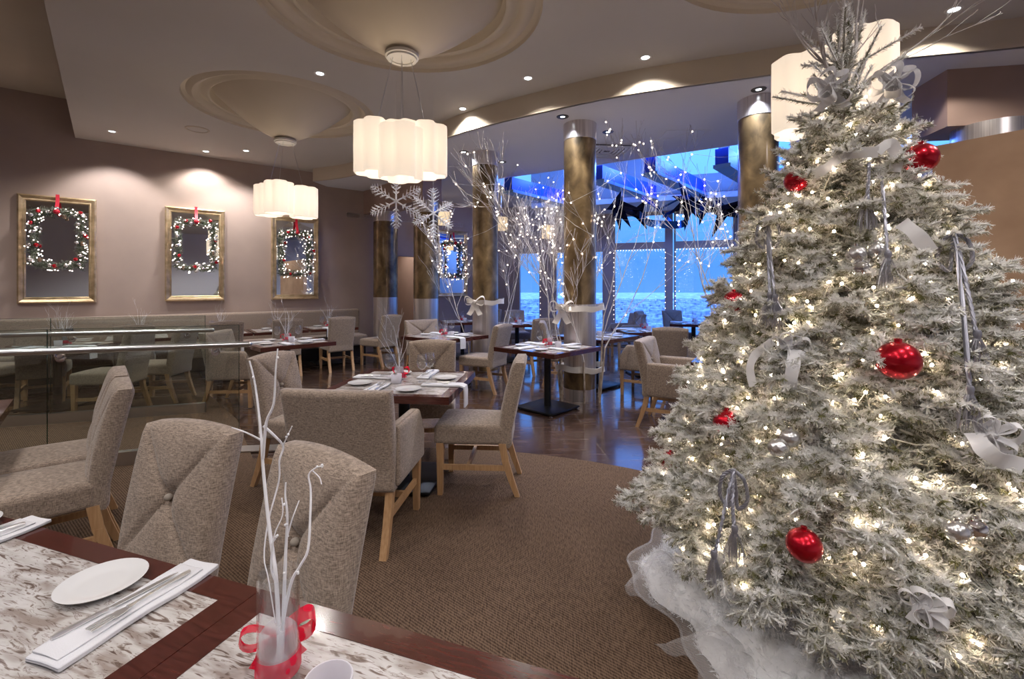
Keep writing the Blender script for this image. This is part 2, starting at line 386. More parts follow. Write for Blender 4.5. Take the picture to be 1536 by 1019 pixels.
rp = ramp(nt, [(.0, (.075, .21, .50)), (.12, (.055, .185, .50)), (.35, (.10, .33, .95)), (.6, (.30, .72, 2.3)), (1., (.30, .72, 2.3))]); L(nt, ma, 0, rp, 0); L(nt, rp, 0, bg, 'Color')

# ------------------------------------------------------------------ the room
ZM, ZW, ZB = 3.88, 3.62, 3.10        # main ceiling, lower ceiling by the windows, bulkhead underside
WD = Vector((.944, -.329, 0)).normalized(); WN = Vector((.329, .944, 0)).normalized(); WP = Vector((2.53, 11.5, 0))
def WS(s, off=0, z=0): return WP + WD * s - WN * off + Vector((0, 0, z))      # along the window wall, off = metres into the room
def ws_px(x):                                                                 # where the sight line through column x meets it
    r = Vector(((x - CX) / F, 1, 0)); k = WP.dot(WN) / r.dot(WN); return (r * k - WP).dot(WD)
RZW = math.atan2(WD.y, WD.x)

fl = MB(); fl.poly([(-14, -9), (22, -9), (22, 16), (-14, 16)], -.1, 0); structure(fl.build('floor', 'tiles', smooth=0))
arc = []
cc, cr = (-.85, .55), 3.65
for i in range(41):
    q = math.radians(-75 + (112 + 75) * i / 40); arc.append((cc[0] + cr * math.cos(q), cc[1] + cr * math.sin(q)))
arc += [(-3.05, 5.1), (-4.3, 6.45), (-5.2, 5.75), (-9.4, 2.4), (-9.4, -4.4), (-1, -4.4)]
cp = MB(); cp.poly(arc, 0, .008); structure(cp.build('floor_carpet', 'carpet', smooth=0))

def wall_box(mb, u0, u1, z0, z1, v=VW, t=.18):
    c = UV((u0 + u1) / 2, v + t / 2, (z0 + z1) / 2); mb.box(c, (u1 - u0, t, z1 - z0), RZ_ROOM)
D0, D1 = 4.42, 5.36
m = MB(); wall_box(m, -6, D0, 0, 4.7); wall_box(m, D0, D1, 2.2, 4.7); wall_box(m, D1, 7.6, 0, 4.7); structure(m.build('wall_left', 'plaster_warm', smooth=0))
m = MB(); wall_box(m, 3.2, 6.4, 0, 3.0, v=VW + 2.2); structure(m.build('wall_hallway', 'plaster_brown', smooth=0))
m = MB(); m.box(UV(D0 - .12, VW + 1.2, 1.5), (.12, 2.0, 3), RZ_ROOM); m.box(UV(D1 + .25, VW + 1.2, 1.5), (.12, 2.0, 3), RZ_ROOM); structure(m.build('wall_hallway_side', 'plaster_brown', smooth=0))
m = MB(); m.box(UV((D0 + D1) / 2, VW + 1.2, 3.06), (3, 2.4, .1), RZ_ROOM); structure(m.build('ceiling_hallway', 'plaster_pale', smooth=0))
m = MB(); m.box(UV(-6.1, 2.5, 2.35), (.2, 15.8, 4.7), RZ_ROOM); structure(m.build('wall_far_left', 'plaster_warm', smooth=0))
m = MB(); m.box(UV(4, -5.3, 2.35), (20.2, .2, 4.7), RZ_ROOM); structure(m.build('wall_back', 'plaster_pale', smooth=0))
m = MB(); m.box(UV(14.1, -2, 2.35), (.2, 8, 4.7), RZ_ROOM); structure(m.build('wall_side', 'plaster_pale', smooth=0))

# main ceiling: a dropped slab with three round recesses
E0, E1 = Vector((-3.92, 3.85)), Vector((-7.08, 7.46)); ed = (E1 - E0).normalized()
ea = E0 - ed * 9.5; eb = E1 + ed * .35
fas = [(-4.05, 9.35), (-3.2, 8.95), (-2.3, 8.1), (-1.55, 7.3), (-.95, 6.62), (-.30, 6.08), (.4, 5.62), (1.2, 5.16), (2.28, 4.75), (3.5, 4.34), (4.6, 4.08), (6, 3.6), (9, 3.2), (12, 2.9), (17, 2.5)]
def smooth_curve(pts, n=4):
    out = []
    for i in range(len(pts) - 1):
        p0, p1, p2, p3 = (Vector(pts[max(0, i - 1)]), Vector(pts[i]), Vector(pts[i + 1]), Vector(pts[min(len(pts) - 1, i + 2)]))
        for k in range(n):
            t = k / n; out.append(tuple(.5 * ((2 * p1) + (p2 - p0) * t + (2 * p0 - 5 * p1 + 4 * p2 - p3) * t * t + (3 * p1 - p0 - 3 * p2 + p3) * t ** 3)))
    return out + [tuple(pts[-1])]
fas = smooth_curve(fas)
wl_end = UV(3.05, VW + .05); cor0 = UV(-6, VW)
DOMES = [(-.945, 3.95, 1.21), (-3.09, 6.27, 1.17), (2.1, 2.85, 1.20)]
def circ(x, y, r, n=64): return [(x + r * math.cos(-2 * PI * i / n), y + r * math.sin(-2 * PI * i / n)) for i in range(n)]
outer = [tuple(ea), tuple(eb)] + [(UV(3.0, VW + .02).x, UV(3.0, VW + .02).y)] + fas + [(17, -9), (4, -9)]
m = MB(); m.poly(outer, ZM, ZM + .62, [circ(*d) for d in DOMES]); structure(m.build('ceiling', 'ceiling_paint', smooth=0))
for i, (x, y, r) in enumerate(DOMES):
    k = r / 1.21
    prof = [(1.21, 0), (1.20, .035), (1.15, .05), (1.12, .03), (1.085, .012), (1.04, .03), (1.02, .07), (.985, .075), (.95, .045), (.915, .03), (.895, .04), (.885, .12), (.87, .13)]
    prof = [(a * k, b) for a, b in prof] + [(.87 * k * math.cos(t), .13 - .55 * (1 - (math.cos(t)) ** 1.5) ) for t in [PI / 2 * j / 18 for j in range(1, 18)]] + [(.001, -.42)]
    m = MB(); m.lathe(prof, 72); structure(m.build('trim_%d' % (i + 1), 'ceiling_warm', loc=(x, y, ZM), smooth=50))
m = MB(); m.poly([tuple(ea + Vector((.5, 0))), tuple(eb + Vector((.5, 0))), (cor0.x, cor0.y + .5), (UV(-6.2, -5.4).x, UV(-6.2, -5.4).y), (-6, -10), (4, -10)], ZM + .60, ZM + .8)
structure(m.build('ceiling_high', 'ceiling_warm', smooth=0))
# fascia with the warm paint, standing in front of the lower ceiling
m = MB()
for i in range(len(fas) - 1):
    a, b = Vector(fas[i]), Vector(fas[i + 1]); t = (b - a).normalized(); n_ = Vector((-t.y, t.x)) * .04
    vs = [(a.x, a.y, ZW), (b.x, b.y, ZW), (b.x, b.y, ZM + .3), (a.x, a.y, ZM + .3)] + [(p.x, p.y, z) for p, z in ((a + n_, ZW), (b + n_, ZW), (b + n_, ZM + .3), (a + n_, ZM + .3))]
    m.add(vs, [(0, 1, 2, 3), (5, 4, 7, 6), (0, 4, 5, 1), (3, 2, 6, 7)])
structure(m.build('trim_fascia', 'ceiling_warm', smooth=60))
# lower ceiling up to the edge of the skylight well
we = Vector((1.44, 8.07)); wd2 = Vector((.857, -.515)).normalized()
wa = we - wd2 * 2.2; wb = we + wd2 * 3.6
lc = [(p[0], p[1] + .02) for p in fas]
c_l = UV(6.95, VW); e_l = WS(-3.3); e_r = WS(8.5)
cw = Vector((WS(-1.85).x, WS(-1.85).y))
m = MB(); m.poly(lc + [(17, 4.0), tuple(wb + Vector((4.2, -1.2))), tuple(wb), tuple(wa), tuple(cw), (e_l.x, e_l.y + .3), (UV(3.0, VW + .03).x, UV(3.0, VW + .03).y)], ZW, ZW + .3)
structure(m.build('ceiling_lower', 'plaster_pale', smooth=0))
# skylight well: soffit along the windows, clerestory wall, roof, blue beams
def wbox(mb, s0, s1, off, z0, z1, t): mb.box(WS((s0 + s1) / 2, off, (z0 + z1) / 2), (s1 - s0, t, z1 - z0), RZW)
m = MB(); wbox(m, -1.7, 8.6, .72, 3.30, 3.42, 1.44); structure(m.build('ceiling_soffit', 'plaster_pale', smooth=0))
CLO = 1.40
m = MB(); wbox(m, -1.7, 8.6, CLO, 3.42, 3.80, .12); wbox(m, -1.7, 8.6, CLO, 4.62, 5.3, .12)
def ws_off(x, off):
    r = Vector(((x - CX) / F, 1, 0)); P = WP - WN * off; k = P.dot(WN) / r.dot(WN); return (r * k - P).dot(WD)
q0, q1, q2 = ws_off(985, CLO), ws_off(1078, CLO), ws_off(1094, CLO)
cpos = [-1.7, q0, q1, q2, q2 + 1.1, q2 + 1.26, q2 + 2.36, q2 + 2.52, q2 + 3.62, q2 + 3.78, 8.4, 8.6]
for i in range(0, len(cpos), 2): wbox(m, cpos[i], cpos[i + 1], CLO, 3.80, 4.62, .12)
structure(m.build('wall_clerestory', 'grey_panel', smooth=0))
m = MB(); m.poly([tuple(wa + Vector((-.3, -.3))), tuple(wb + Vector((.3, -.5))), (WS(8.6, CLO).x, WS(8.6, CLO).y), (WS(-1.9, CLO).x, WS(-1.9, CLO).y)], 5.25, 5.4); structure(m.build('ceiling_well', 'grey_panel', smooth=0))
m = MB()
a, b = wa, wb
n_ = Vector((-wd2.y, wd2.x)) * .05
m.add([(a.x, a.y, ZW + .28), (b.x, b.y, ZW + .28), (b.x, b.y, 5.3), (a.x, a.y, 5.3), (a.x + n_.x, a.y + n_.y, ZW), (b.x + n_.x, b.y + n_.y, ZW), (b.x + n_.x, b.y + n_.y, 5.3), (a.x + n_.x, a.y + n_.y, 5.3)], [(3, 2, 1, 0), (4, 5, 6, 7), (0, 1, 5, 4), (0, 4, 7, 3), (1, 2, 6, 5)])
structure(m.build('wall_well', 'plaster_pale', smooth=0))
bd = Vector((.66, .751, 0)).normalized(); rzb = math.atan2(bd.y, bd.x)
for k, (st, ln, zt) in enumerate((((-.15, 9.02), 2.2, 3.60), ((1.44, 8.22), 2.6, 3.62), ((2.23, 7.76), 3.0, 3.64), ((3.2, 7.25), 3.2, 3.64))):
    r_ = structure(bpy.data.objects.new('trim_beam_%d' % (k + 1), None)); COL.objects.link(r_); r_.location = (st[0], st[1], 0); r_.rotation_euler = (0, 0, rzb)
    m = MB(); m.box((ln / 2, -.1, zt - .12), (ln, .2, .24)); m.build('beam_side', 'beam_blue', r_, smooth=0)
    l_ = bpy.data.lights.new('added_blue_light', 'POINT'); l_.energy = 60; l_.color = (.10, .26, 1); l_.shadow_soft_size = .15; lo = bpy.data.objects.new('added_blue_light', l_); COL.objects.link(lo); lo.parent = r_; lo.location = (ln * .45, -.62, zt + .25)  # unseen blue light added in the well to tint beams and room
    m = MB(); m.box((ln / 2, -.1, zt - .27), (ln, .26, .055)); m.build('beam_lit_underside', 'blue_lit_underside', r_, smooth=0)  # paler blue stands for light falling on the beam's underside

# window wall: piers, sill, transom and header, then the panes
sA, sB = ws_px(777), ws_px(811); sC, sD = ws_px(832), ws_px(906); sE, sF, sG, sH = ws_px(920), ws_px(1000), ws_px(1011), ws_px(1103)
SILL, LINT, TR, TOP = .30, 2.40, 2.56, 3.26
m = MB()
wbox(m, -3.4, 10.5, -.09, 0, SILL, .18); wbox(m, -3.4, 10.5, -.09, TOP, 3.75, .18)
wbox(m, -3.4, sE, -.09, LINT, TOP, .18)
for a, b in ((-3.4, sA), (sB, sC), (sD, sE)): wbox(m, a, b, -.09, SILL, LINT, .18)
structure(m.build('wall_window', 'window_frame', smooth=0))
bays = [(sA, sB, False), (sC, sD, False), (sE, sF, True), (sG, sH, True)]
x_ = sH + .14
while x_ < 10.2: bays.append((x_, x_ + 1.15, True)); x_ += 1.29
for i, (a, b, tall) in enumerate(bays):
    r_ = structure(bpy.data.objects.new('window_%d' % (i + 1), None)); COL.objects.link(r_); r_.location = WS((a + b) / 2, 0, 0); r_.rotation_euler = (0, 0, RZW)
    wd_ = b - a; m = MB(); top = TOP if tall else LINT
    for sx_ in (-1, 1): m.box((sx_ * (wd_ / 2 - .02), .06, (SILL + top) / 2), (.04, .10, top - SILL))
    m.box((0, .06, SILL + .02), (wd_, .10, .04)); m.box((0, .06, top - .02), (wd_, .10, .04))
    if tall: m.box((0, .07, (LINT + TR) / 2), (wd_, .2, TR - LINT)); m.box((wd_ / 2 + .07, .05, 1.78), (.14, .2, 2.96))
    m.build('window_frame', 'window_frame', r_, smooth=0)
    m = MB(); m.box((0, .08, (SILL + LINT) / 2), (wd_ - .08, .012, LINT - SILL - .08)); m.build('pane', 'window_glass', r_, smooth=0)
    if tall: m = MB(); m.box((0, .08, (TR + TOP) / 2), (wd_ - .08, .012, TOP - TR - .04)); m.build('pane', 'window_glass', r_, smooth=0)
# outside: the snowy harbour town far below
gp = MB(); gp.box((0, 1200, -31), (4200, 2400, 1)); structure(gp.build('ground_outside', 'snow_ground', smooth=0))
m = MB()
for i in range(3800):
    y = random.uniform(70, 900); x = random.uniform(-.35, .75) * y; s = random.uniform(.03, .07) * y ** .8 + 1.5; h = random.choice((3, 4, 5, 6, 9))
    m.box((x, y, -30.5 + h / 2), (s, s * random.uniform(.6, 1.4), h), random.choice((0, .3, .9)))
tag(m.build('town_houses', 'city_wall', smooth=0), 'distant snowy town spread out below the windows', 'town', kind='stuff')

# bulkhead over the two columns by the hallway, and the one at the right
def beam_wall(name, p, q, z0, z1, t, mat):
    p = Vector(p); q = Vector(q); d = q - p; m = MB(); m.box(((p.x + q.x) / 2, (p.y + q.y) / 2, (z0 + z1) / 2), (d.length, t, z1 - z0), math.atan2(d.y, d.x)); return structure(m.build(name, mat, smooth=0))
C0, C1, C2, C3, C4, C5 = (-2.76, 10.05), (-1.655, 8.85), (-.43, 7.4), (.90, 6.10), (2.83, 5.29), (4.75, 4.55)
beam_wall('trim_bulkhead_left', (-3.22, 10.52), (-1.50, 8.66), ZB, ZW + .02, .42, 'plaster_brown')
beam_wall('trim_bulkhead_right', (4.33, 4.78), (9.5, 3.95), 3.06, ZW + .02, .5, 'plaster_brown')
# tan partition at the right of the fir
beam_wall('wall_right', (3.33, 3.62), (5.1, 1.05), 0, 2.57, .14, 'tan_panel')

# ------------------------------------------------------------------ round columns
def column(loc, r, h, label, dark=True):
    t = thing('round_column', label, 'column', (loc[0], loc[1], 0), 0, None)
    m = MB(); m.lathe([(r, 0), (r, .15)], 40); m.lathe([(r, .365), (r, 1.25)], 40); m.build('steel_sleeve', 'steel', t)
    m = MB(); m.lathe([(r + .003, .15), (r + .003, .365)], 40); m.lathe([(r, 1.25), (r, h - .22)], 40); m.build('bronze_shaft', 'bronze', t)
    m = MB(); m.lathe([(r, h - .22), (r + .006, h - .215), (r + .006, h), (.01, h)], 40); m.build('steel_cap', 'steel', t)
    return t
column(C0, .26, ZB, 'bronze column with steel base at the end of the mirror wall')
column(C1, .235, ZB, 'bronze column with steel base just right of the hallway opening')
column(C2, .205, ZW, 'bronze column wrapped in twig lights, second nearest of the lit pair')
column(C3, .212, ZW, 'large bronze column with ribboned birch trunks standing behind the centre right table')
column(C4, .21, ZW, 'bronze column rising directly left of the flocked fir')
column(C5, .30, 3.06, 'steel column showing above the tan partition at the right')

# ------------------------------------------------------------------ chairs
def back_slab(w, z0, z1, th, lean, y0, tuft, curve=0.02, wing=0.):
    """upholstered backrest; front face (local +Y) carries the diagonal tufting"""
    nx, nz = 40, 44; vs = []; fs = []; H = z1 - z0
    def yc(z): q = max(0, (z - .45) / (z1 - .45)); return y0 - lean * q - .02 * q * q
    for side in (1, -1):
        for j in range(nz + 1):
            for i in range(nx + 1):
                u = -1 + 2 * i / nx; t = j / nz
                # rounded border: pull the rim inwards
                eu = min(1, (1 - abs(u)) * w / 2 / .03); et = min(1, (1 - t) * H / .035); eb_ = min(1, t * H / .03)
                rr = lambda q: math.sqrt(max(0, 1 - (1 - q) ** 2))
                k = rr(eu) * rr(et) * rr(eb_)
                z = z0 + H * t; x = u * w / 2 * (1 - .03 * (1 - t)); hy = th / 2 * (.62 + .38 * k)
                crown = curve * (1 - u * u) * (1 if t > .96 else 0)
                bul = .010 * (1 - u * u) * (1 - (2 * t - 1) ** 2)
                d = 0
                if tuft and side > 0:
                    zc, hh = z0 + H * .62, H * .42
                    v = (z - zc) / hh; g = min(abs(u - v), abs(u + v)); fade = max(0, 1 - max(abs(u), abs(v)) ** 4)
                    d = .017 * math.exp(-(g / .05) ** 2) * fade + .026 * math.exp(-((u * u + v * v) / .03)) - .010 * (1 - min(1, g * 2.5)) * 0 + -.012 * min(1, g / .5) * fade
                wy = wing * u * u
                vs.append((x, yc(z) + wy + side * (hy + bul) - d, z + (crown if t == 1 else 0)))
    n1 = (nx + 1) * (nz + 1)
    for j in range(nz):
        for i in range(nx):
            a = j * (nx + 1) + i; fs.append((a, a + 1, a + nx + 2, a + nx + 1)); a += n1; fs.append((a, a + nx + 1, a + nx + 2, a + 1))
    rim = [i for i in range(nx + 1)] + [j * (nx + 1) + nx for j in range(1, nz + 1)] + [nz * (nx + 1) + i for i in range(nx - 1, -1, -1)] + [j * (nx + 1) for j in range(nz - 1, 0, -1)]
    for k in range(len(rim)):
        a, b = rim[k], rim[(k + 1) % len(rim)]; fs.append((a, a + n1, b + n1, b))
    return vs, fs, yc
def leg_mesh(sx, x, y, ztop, rear):
    m = MB()
    if not rear: m.frustum((sx * x, y, 0), (.036, .036), (sx * x, y, ztop), (.048, .05)); return m
    ys = [(y - .105, 0, .034), (y - .060, .12, .042), (y - .02, .25, .048), (y, ztop, .05)]
    for (ya, za, sa), (yb, zb, sb) in zip(ys, ys[1:]): m.frustum((sx * x, ya, za), (.04, sa), (sx * x, yb, zb), (.042, sb))
    return m
def make_side_chair(tuft=True):
    t = thing('dining_chair', 'taupe upholstered dining chair', 'chair')
    def crown(p): return Vector((p.x * (1 - .04 * (p.y < 0)), p.y, p.z + (.014 * (1 - (p.x / .25) ** 2) * (1 - (p.y / .3) ** 2) if p.z > 0 else 0)))
    MB().rbox((0, .02, .425), (.465, .50, .135), .028, 3, crown, cuts=3).build('seat', 'fabric', t)
    vs, fs, yc = back_slab(.445, .34, .938, .092, .085, -.235, tuft)
    b = MB().add(vs, fs).build('backrest', 'fabric', t, smooth=60)
    if tuft:
        z = .34 + .598 * .62; MB().sphere((0, yc(z) + .040, z), .014, 12, 8, .9).build('button', 'button_cloth', b)
    for sx in (-1, 1):
        leg_mesh(sx, .205, .225, .37, False).build('leg', 'oak', t, smooth=30); leg_mesh(sx, .20, -.215, .37, True).build('leg', 'oak', t, smooth=30)
    m = MB()
    for sx in (-1, 1): m.box((sx * .202, .0, .195), (.022, .46, .036))
    m.box((0, .03, .195), (.40, .022, .034)); m.build('stretcher', 'oak', t, smooth=0)
    return t
def make_armchair(tuft=True):
    t = thing('armchair', 'taupe upholstered armchair', 'chair')
    def crown(p): return Vector((p.x, p.y, p.z + (.014 * (1 - (p.x / .27) ** 2) if p.z > 0 else 0)))
    MB().rbox((0, .06, .425), (.54, .50, .135), .028, 3, crown, cuts=3).build('seat', 'fabric', t)
    vs, fs, yc = back_slab(.62, .33, .905, .10, .075, -.24, tuft, 0, .02)
    b = MB().add(vs, fs).build('backrest', 'fabric', t, smooth=60)
    if tuft:
        z = .33 + .575 * .62; MB().sphere((0, yc(z) + .045, z), .014, 12, 8, .9).build('button', 'button_cloth', b)
    for sx in (-1, 1):
        def slope(p):
            y = p.y
            if p.z > 0 and p.y > .12: y -= .10 * min(1, (p.z) / .17)
            return Vector((p.x, y, p.z))
        MB().rbox((sx * .285, .03, .515), (.075, .50, .345), .024, 3, slope, cuts=3).build('arm', 'fabric', t)
        leg_mesh(sx, .275, .245, .35, False).build('leg', 'oak', t, smooth=30); leg_mesh(sx, .272, -.22, .35, True).build('leg', 'oak', t, smooth=30)
    m = MB()
    for sx in (-1, 1): m.box((sx * .274, .0, .195), (.022, .48, .036))
    m.box((0, .03, .195), (.55, .022, .034)); m.build('stretcher', 'oak', t, smooth=0)
    return t
side_chair = Kit(make_side_chair, 'upholstered dining chairs'); arm_chair = Kit(make_armchair, 'upholstered armchairs')
def put(kit, x, y, fx, fy, label): return kit((x, y, ZF(x, y)), face(fx, fy), label)
def ZF(x, y): return .008 if (math.hypot(x - cc[0], y - cc[1]) < cr or (x < -3 and y < 6.4)) else 0.0

# foreground frame: S = seam corner, eD along the far edge, nD away from us
S = Vector((-.6045, 1.1094, 0)); eD = Vector((.945, -.328, 0)).normalized(); nD = Vector((.328, .945, 0)).normalized(); RZF = math.atan2(eD.y, eD.x)
def FG(e, n, z=.75): return S + eD * e + nD * n + Vector((0, 0, z))
put(side_chair, -1.325, 1.43, -.34, -.94, 'taupe tufted dining chair behind the foreground plate, its button showing')
put(side_chair, -.79, 1.17, -.58, -.81, 'taupe tufted dining chair nearest the vase of twigs')
put(side_chair, -2.405, 2.32, -.74, -.67, 'taupe dining chair seen side-on at far left, nearer of the pair')
put(side_chair, -2.74, 2.69, -.74, -.67, 'taupe dining chair just behind its twin by the glass rail')
put(arm_chair, -.93, 2.83, .10, .99, 'taupe armchair with its plain back turned to us at the centre table')
put(side_chair, -.27, 3.45, -.995, .06, 'taupe dining chair in profile at the right of the centre table')
put(side_chair, -1.55, 3.52, .93, -.22, 'taupe tufted chair at the left of the centre table')
put(side_chair, -.74, 4.12, .08, -.99, 'taupe tufted chair on the far side of the centre table')
put(arm_chair, -3.44, 5.85, .985, .06, 'taupe armchair beside the ends of the glass rails')
WALLU = [(-1.06, 8.3), (-.17, 8.42), (.91, 8.46), (1.76, 8.46), (2.63, 8.46)]
for (u, v), lb in zip(WALLU, ('taupe chair at the banquette seen through both glass rails, leftmost', 'taupe chair at the banquette behind the two green-tinted chairs', 'taupe chair facing the wall just above the rail end armchair', 'taupe chair facing the wall behind the left dining table', 'taupe chair facing the wall below the rightmost large mirror')):
    p = UV(u, v); put(side_chair, p.x, p.y, VB.x, VB.y, lb)
p = UV(3.42, 8.46); put(side_chair, p.x, p.y, -.86, .5, 'taupe chair turned sideways beside the end column of the mirror wall')
put(side_chair, -4.72, 5.40, -.97, -.1, 'taupe chair behind the far glass rail, facing left, nearer one')
put(side_chair, -4.58, 5.98, -.97, -.1, 'taupe chair behind the far glass rail, facing left, further one')
put(side_chair, -6.55, 5.75, .98, .1, 'taupe chair facing right at the table behind the glass rails')
put(side_chair, -.42, 6.62, -.88, .46, 'taupe chair with back to us at the table left of the bronze column')
put(arm_chair, -1.38, 7.72, .62, -.78, 'taupe tufted armchair facing us below the second bronze column')
put(side_chair, .80, 7.05, .98, -.1, 'taupe chair behind the ribboned column, facing right')
put(side_chair, .42, 7.95, -.4, .92, 'taupe chair with back to us beyond the ribboned column')
put(arm_chair, 1.86, 6.42, -.86, .50, 'taupe armchair behind the big tufted armchair, facing left')
put(arm_chair, 1.74, 4.93, .86, -.5, 'taupe tufted armchair facing the fir, nearest one at the right')
put(side_chair, 2.12, 6.25, .25, .97, 'taupe chair with back to us behind the big tufted armchair')
put(arm_chair, 2.82, 6.95, -.5, .86, 'dark taupe armchair with back to us touching the fir outline')
put(arm_chair, 2.38, 9.75, -.95, -.2, 'taupe armchair facing left below the tall window')
put(side_chair, 1.85, 9.9, .9, .3, 'taupe chair in front of the slim window pier')
put(side_chair, 3.02, 9.75, .75, -.5, 'taupe chair left of the window table')
put(side_chair, 3.62, 10.0, .1, -.99, 'taupe chair at the window table with its back to the glass')
put(side_chair, 4.32, 9.75, -.9, -.2, 'taupe chair right of the window table, beside the fir outline')
put(side_chair, .12, 10.05, .2, -.97, 'taupe chair facing us at the small table between the columns')
put(side_chair, .78, 9.7, -.9, .1, 'taupe chair sideways at the small table between the columns')
put(side_chair, -1.72, 9.9, .9, .3, 'taupe chair near the small wreath mirror')
put(side_chair, -.62, 10.6, -.5, -.8, 'taupe chair in the back corner below the red alarm')

# banquette along the mirror wall
t = thing('banquette', 'long grey green banquette running under the mirrors', 'banquette', UV(.22, VW - .33), RZ_ROOM)
MB().rbox((0, -.02, .36), (6.8, .62, .22), .04, 3).build('seat', 'fabric', t)
MB().rbox((0, .23, .60), (6.8, .16, .78), .05, 3).build('backrest', 'fabric', t)
MB().box((0, .05, .125), (6.8, .5, .25)).build('plinth', 'dark_trim', t, smooth=0)

# ------------------------------------------------------------------ tables
def make_table(w=.92, d=.92, base='square'):
    t = thing('dining_table', 'square dining table', 'table'); fw = .065; th = .05
    m = MB(); z = .75 - th / 2
    m.box((0, d / 2 - fw / 2, z), (w, fw, th)); m.box((0, -d / 2 + fw / 2, z), (w, fw, th)); m.box((w / 2 - fw / 2, 0, z), (fw, d - 2 * fw, th)); m.box((-w / 2 + fw / 2, 0, z), (fw, d - 2 * fw, th))
    m.build('table_edge', 'mahogany', t, smooth=0)
    MB().box((0, 0, .75 - .0235), (w - 2 * fw, d - 2 * fw, .044)).build('inlay', 'veneer', t, smooth=0)
    MB().lathe([(.042, .02), (.042, .70), (.16, .70), (.16, .701), (.01, .702)], 20).build('pedestal', 'black_metal', t)
    b = MB().rbox((0, 0, .027), (.56, .56, .022), .008, 2).build('base_plate', 'black_metal', t, smooth=30)
    for sx in (-1, 1):
        for sy in (-1, 1): MB().lathe([(.018, 0), (.02, .008), (.012, .016)], 12, (sx * .25, sy * .25, 0), True).build('glide', 'chrome', b)
    return t
table = Kit(make_table, 'square dining tables')
TB = {}
def put_table(key, x, y, rz, label, phrase, scale=None):
    o = table((x, y, ZF(x, y)), rz, label, scale); z = ZF(x, y) + .75 * (scale or 1)
    TB[key] = (x, y, z, rz, phrase); return o
put_table('M', -.82, 3.50, math.radians(-6), 'square mahogany edged table in the centre, ringed by four chairs', 'the centre table')
put_table('T2', -2.98, 6.10, math.radians(45), 'square mahogany edged table between the rail armchair and the wall chairs', 'the table right of the rail armchair')
put_table('T3', .43, 5.57, math.radians(47), 'square mahogany edged table in front of the ribboned bronze column', 'the table before the ribboned column')
put_table('T4', -1.0, 6.86, math.radians(50), 'square mahogany edged table before the second bronze column', 'the table before the second column')
put_table('T5', 1.25, 6.85, math.radians(45), 'square mahogany edged table just right behind the ribboned column', 'the table right of the ribboned column')
put_table('T6', 2.36, 4.62, math.radians(60), 'square mahogany edged table cut off by the fir outline', 'the table cut off by the fir')
put_table('T7', 2.25, 7.75, math.radians(5), 'square table ahead of the tall window behind the plain chair', 'the table ahead of the tall window')
put_table('T8', 3.65, 9.25, math.radians(-18), 'square table close to the tall window beside the fir', 'the table beside the tall window')
put_table('T10', .10, 9.20, math.radians(10), 'square table between the two lit columns', 'the table between the lit columns')
put_table('T11', -1.05, 9.75, math.radians(20), 'square table in the back corner near the small wreath mirror', 'the table in the back corner')
put_table('G1', -5.55, 5.62, math.radians(4), 'square mahogany edged table behind the glass rails at the left', 'the table behind the glass rails')
put_table('L1', -3.24, 2.31, math.radians(-48), 'square mahogany edged table cut off by the left picture edge', 'the table at the left edge')
for k, u, lb, ph in (('W1', -1.05, 'under the leftmost mirror', 'the banquette table below the leftmost mirror'), ('W2', -.15, 'between the first two mirrors', 'the banquette table between the first mirrors'), ('W3', .92, 'under the second mirror', 'the banquette table below the second mirror'), ('W4', 1.80, 'between second and third mirror', 'the banquette table left of the third mirror'), ('W5', 2.70, 'under the third mirror', 'the banquette table below the third mirror')):
    p = UV(u, 9.16); put_table(k, p.x, p.y, RZ_ROOM, 'square mahogany edged banquette table ' + lb, ph, None if False else .86 / .92 * 1.0)
    TB[k] = (p.x, p.y, .75 * .86 / .92, RZ_ROOM, ph)

# the two foreground tables
def fg_table(e0, e1, d, label):
    c = FG((e0 + e1) / 2, -d / 2, 0); t = thing('dining_table', label, 'table', (c.x, c.y, .008), RZF, 'mahogany tables in the foreground'); w_ = e1 - e0; fw = .062; th = .05; z = .742 - th / 2
    m = MB(); m.box((0, d / 2 - fw / 2, z), (w_, fw, th)); m.box((0, -d / 2 + fw / 2, z), (w_, fw, th)); m.box((w_ / 2 - fw / 2, 0, z), (fw, d - 2 * fw, th)); m.box((-w_ / 2 + fw / 2, 0, z), (fw, d - 2 * fw, th)); m.build('table_edge', 'mahogany', t, smooth=0)
    MB().box((0, 0, .742 - .0235), (w_ - 2 * fw, d - 2 * fw, .044)).build('inlay', 'veneer', t, smooth=0)
    MB().lathe([(.045, .02), (.045, .692), (.16, .692), (.16, .694), (.01, .696)], 20).build('pedestal', 'black_metal', t); MB().rbox((0, 0, .016), (.56, .56, .022), .008, 2).build('base_plate', 'black_metal', t, smooth=30)
fg_table(-1.55, -.001, .90, 'long foreground table with swirled inlay, plate and folded napkin'); fg_table(.001, 1.05, .90, 'foreground table with swirled inlay holding the ribboned vase')

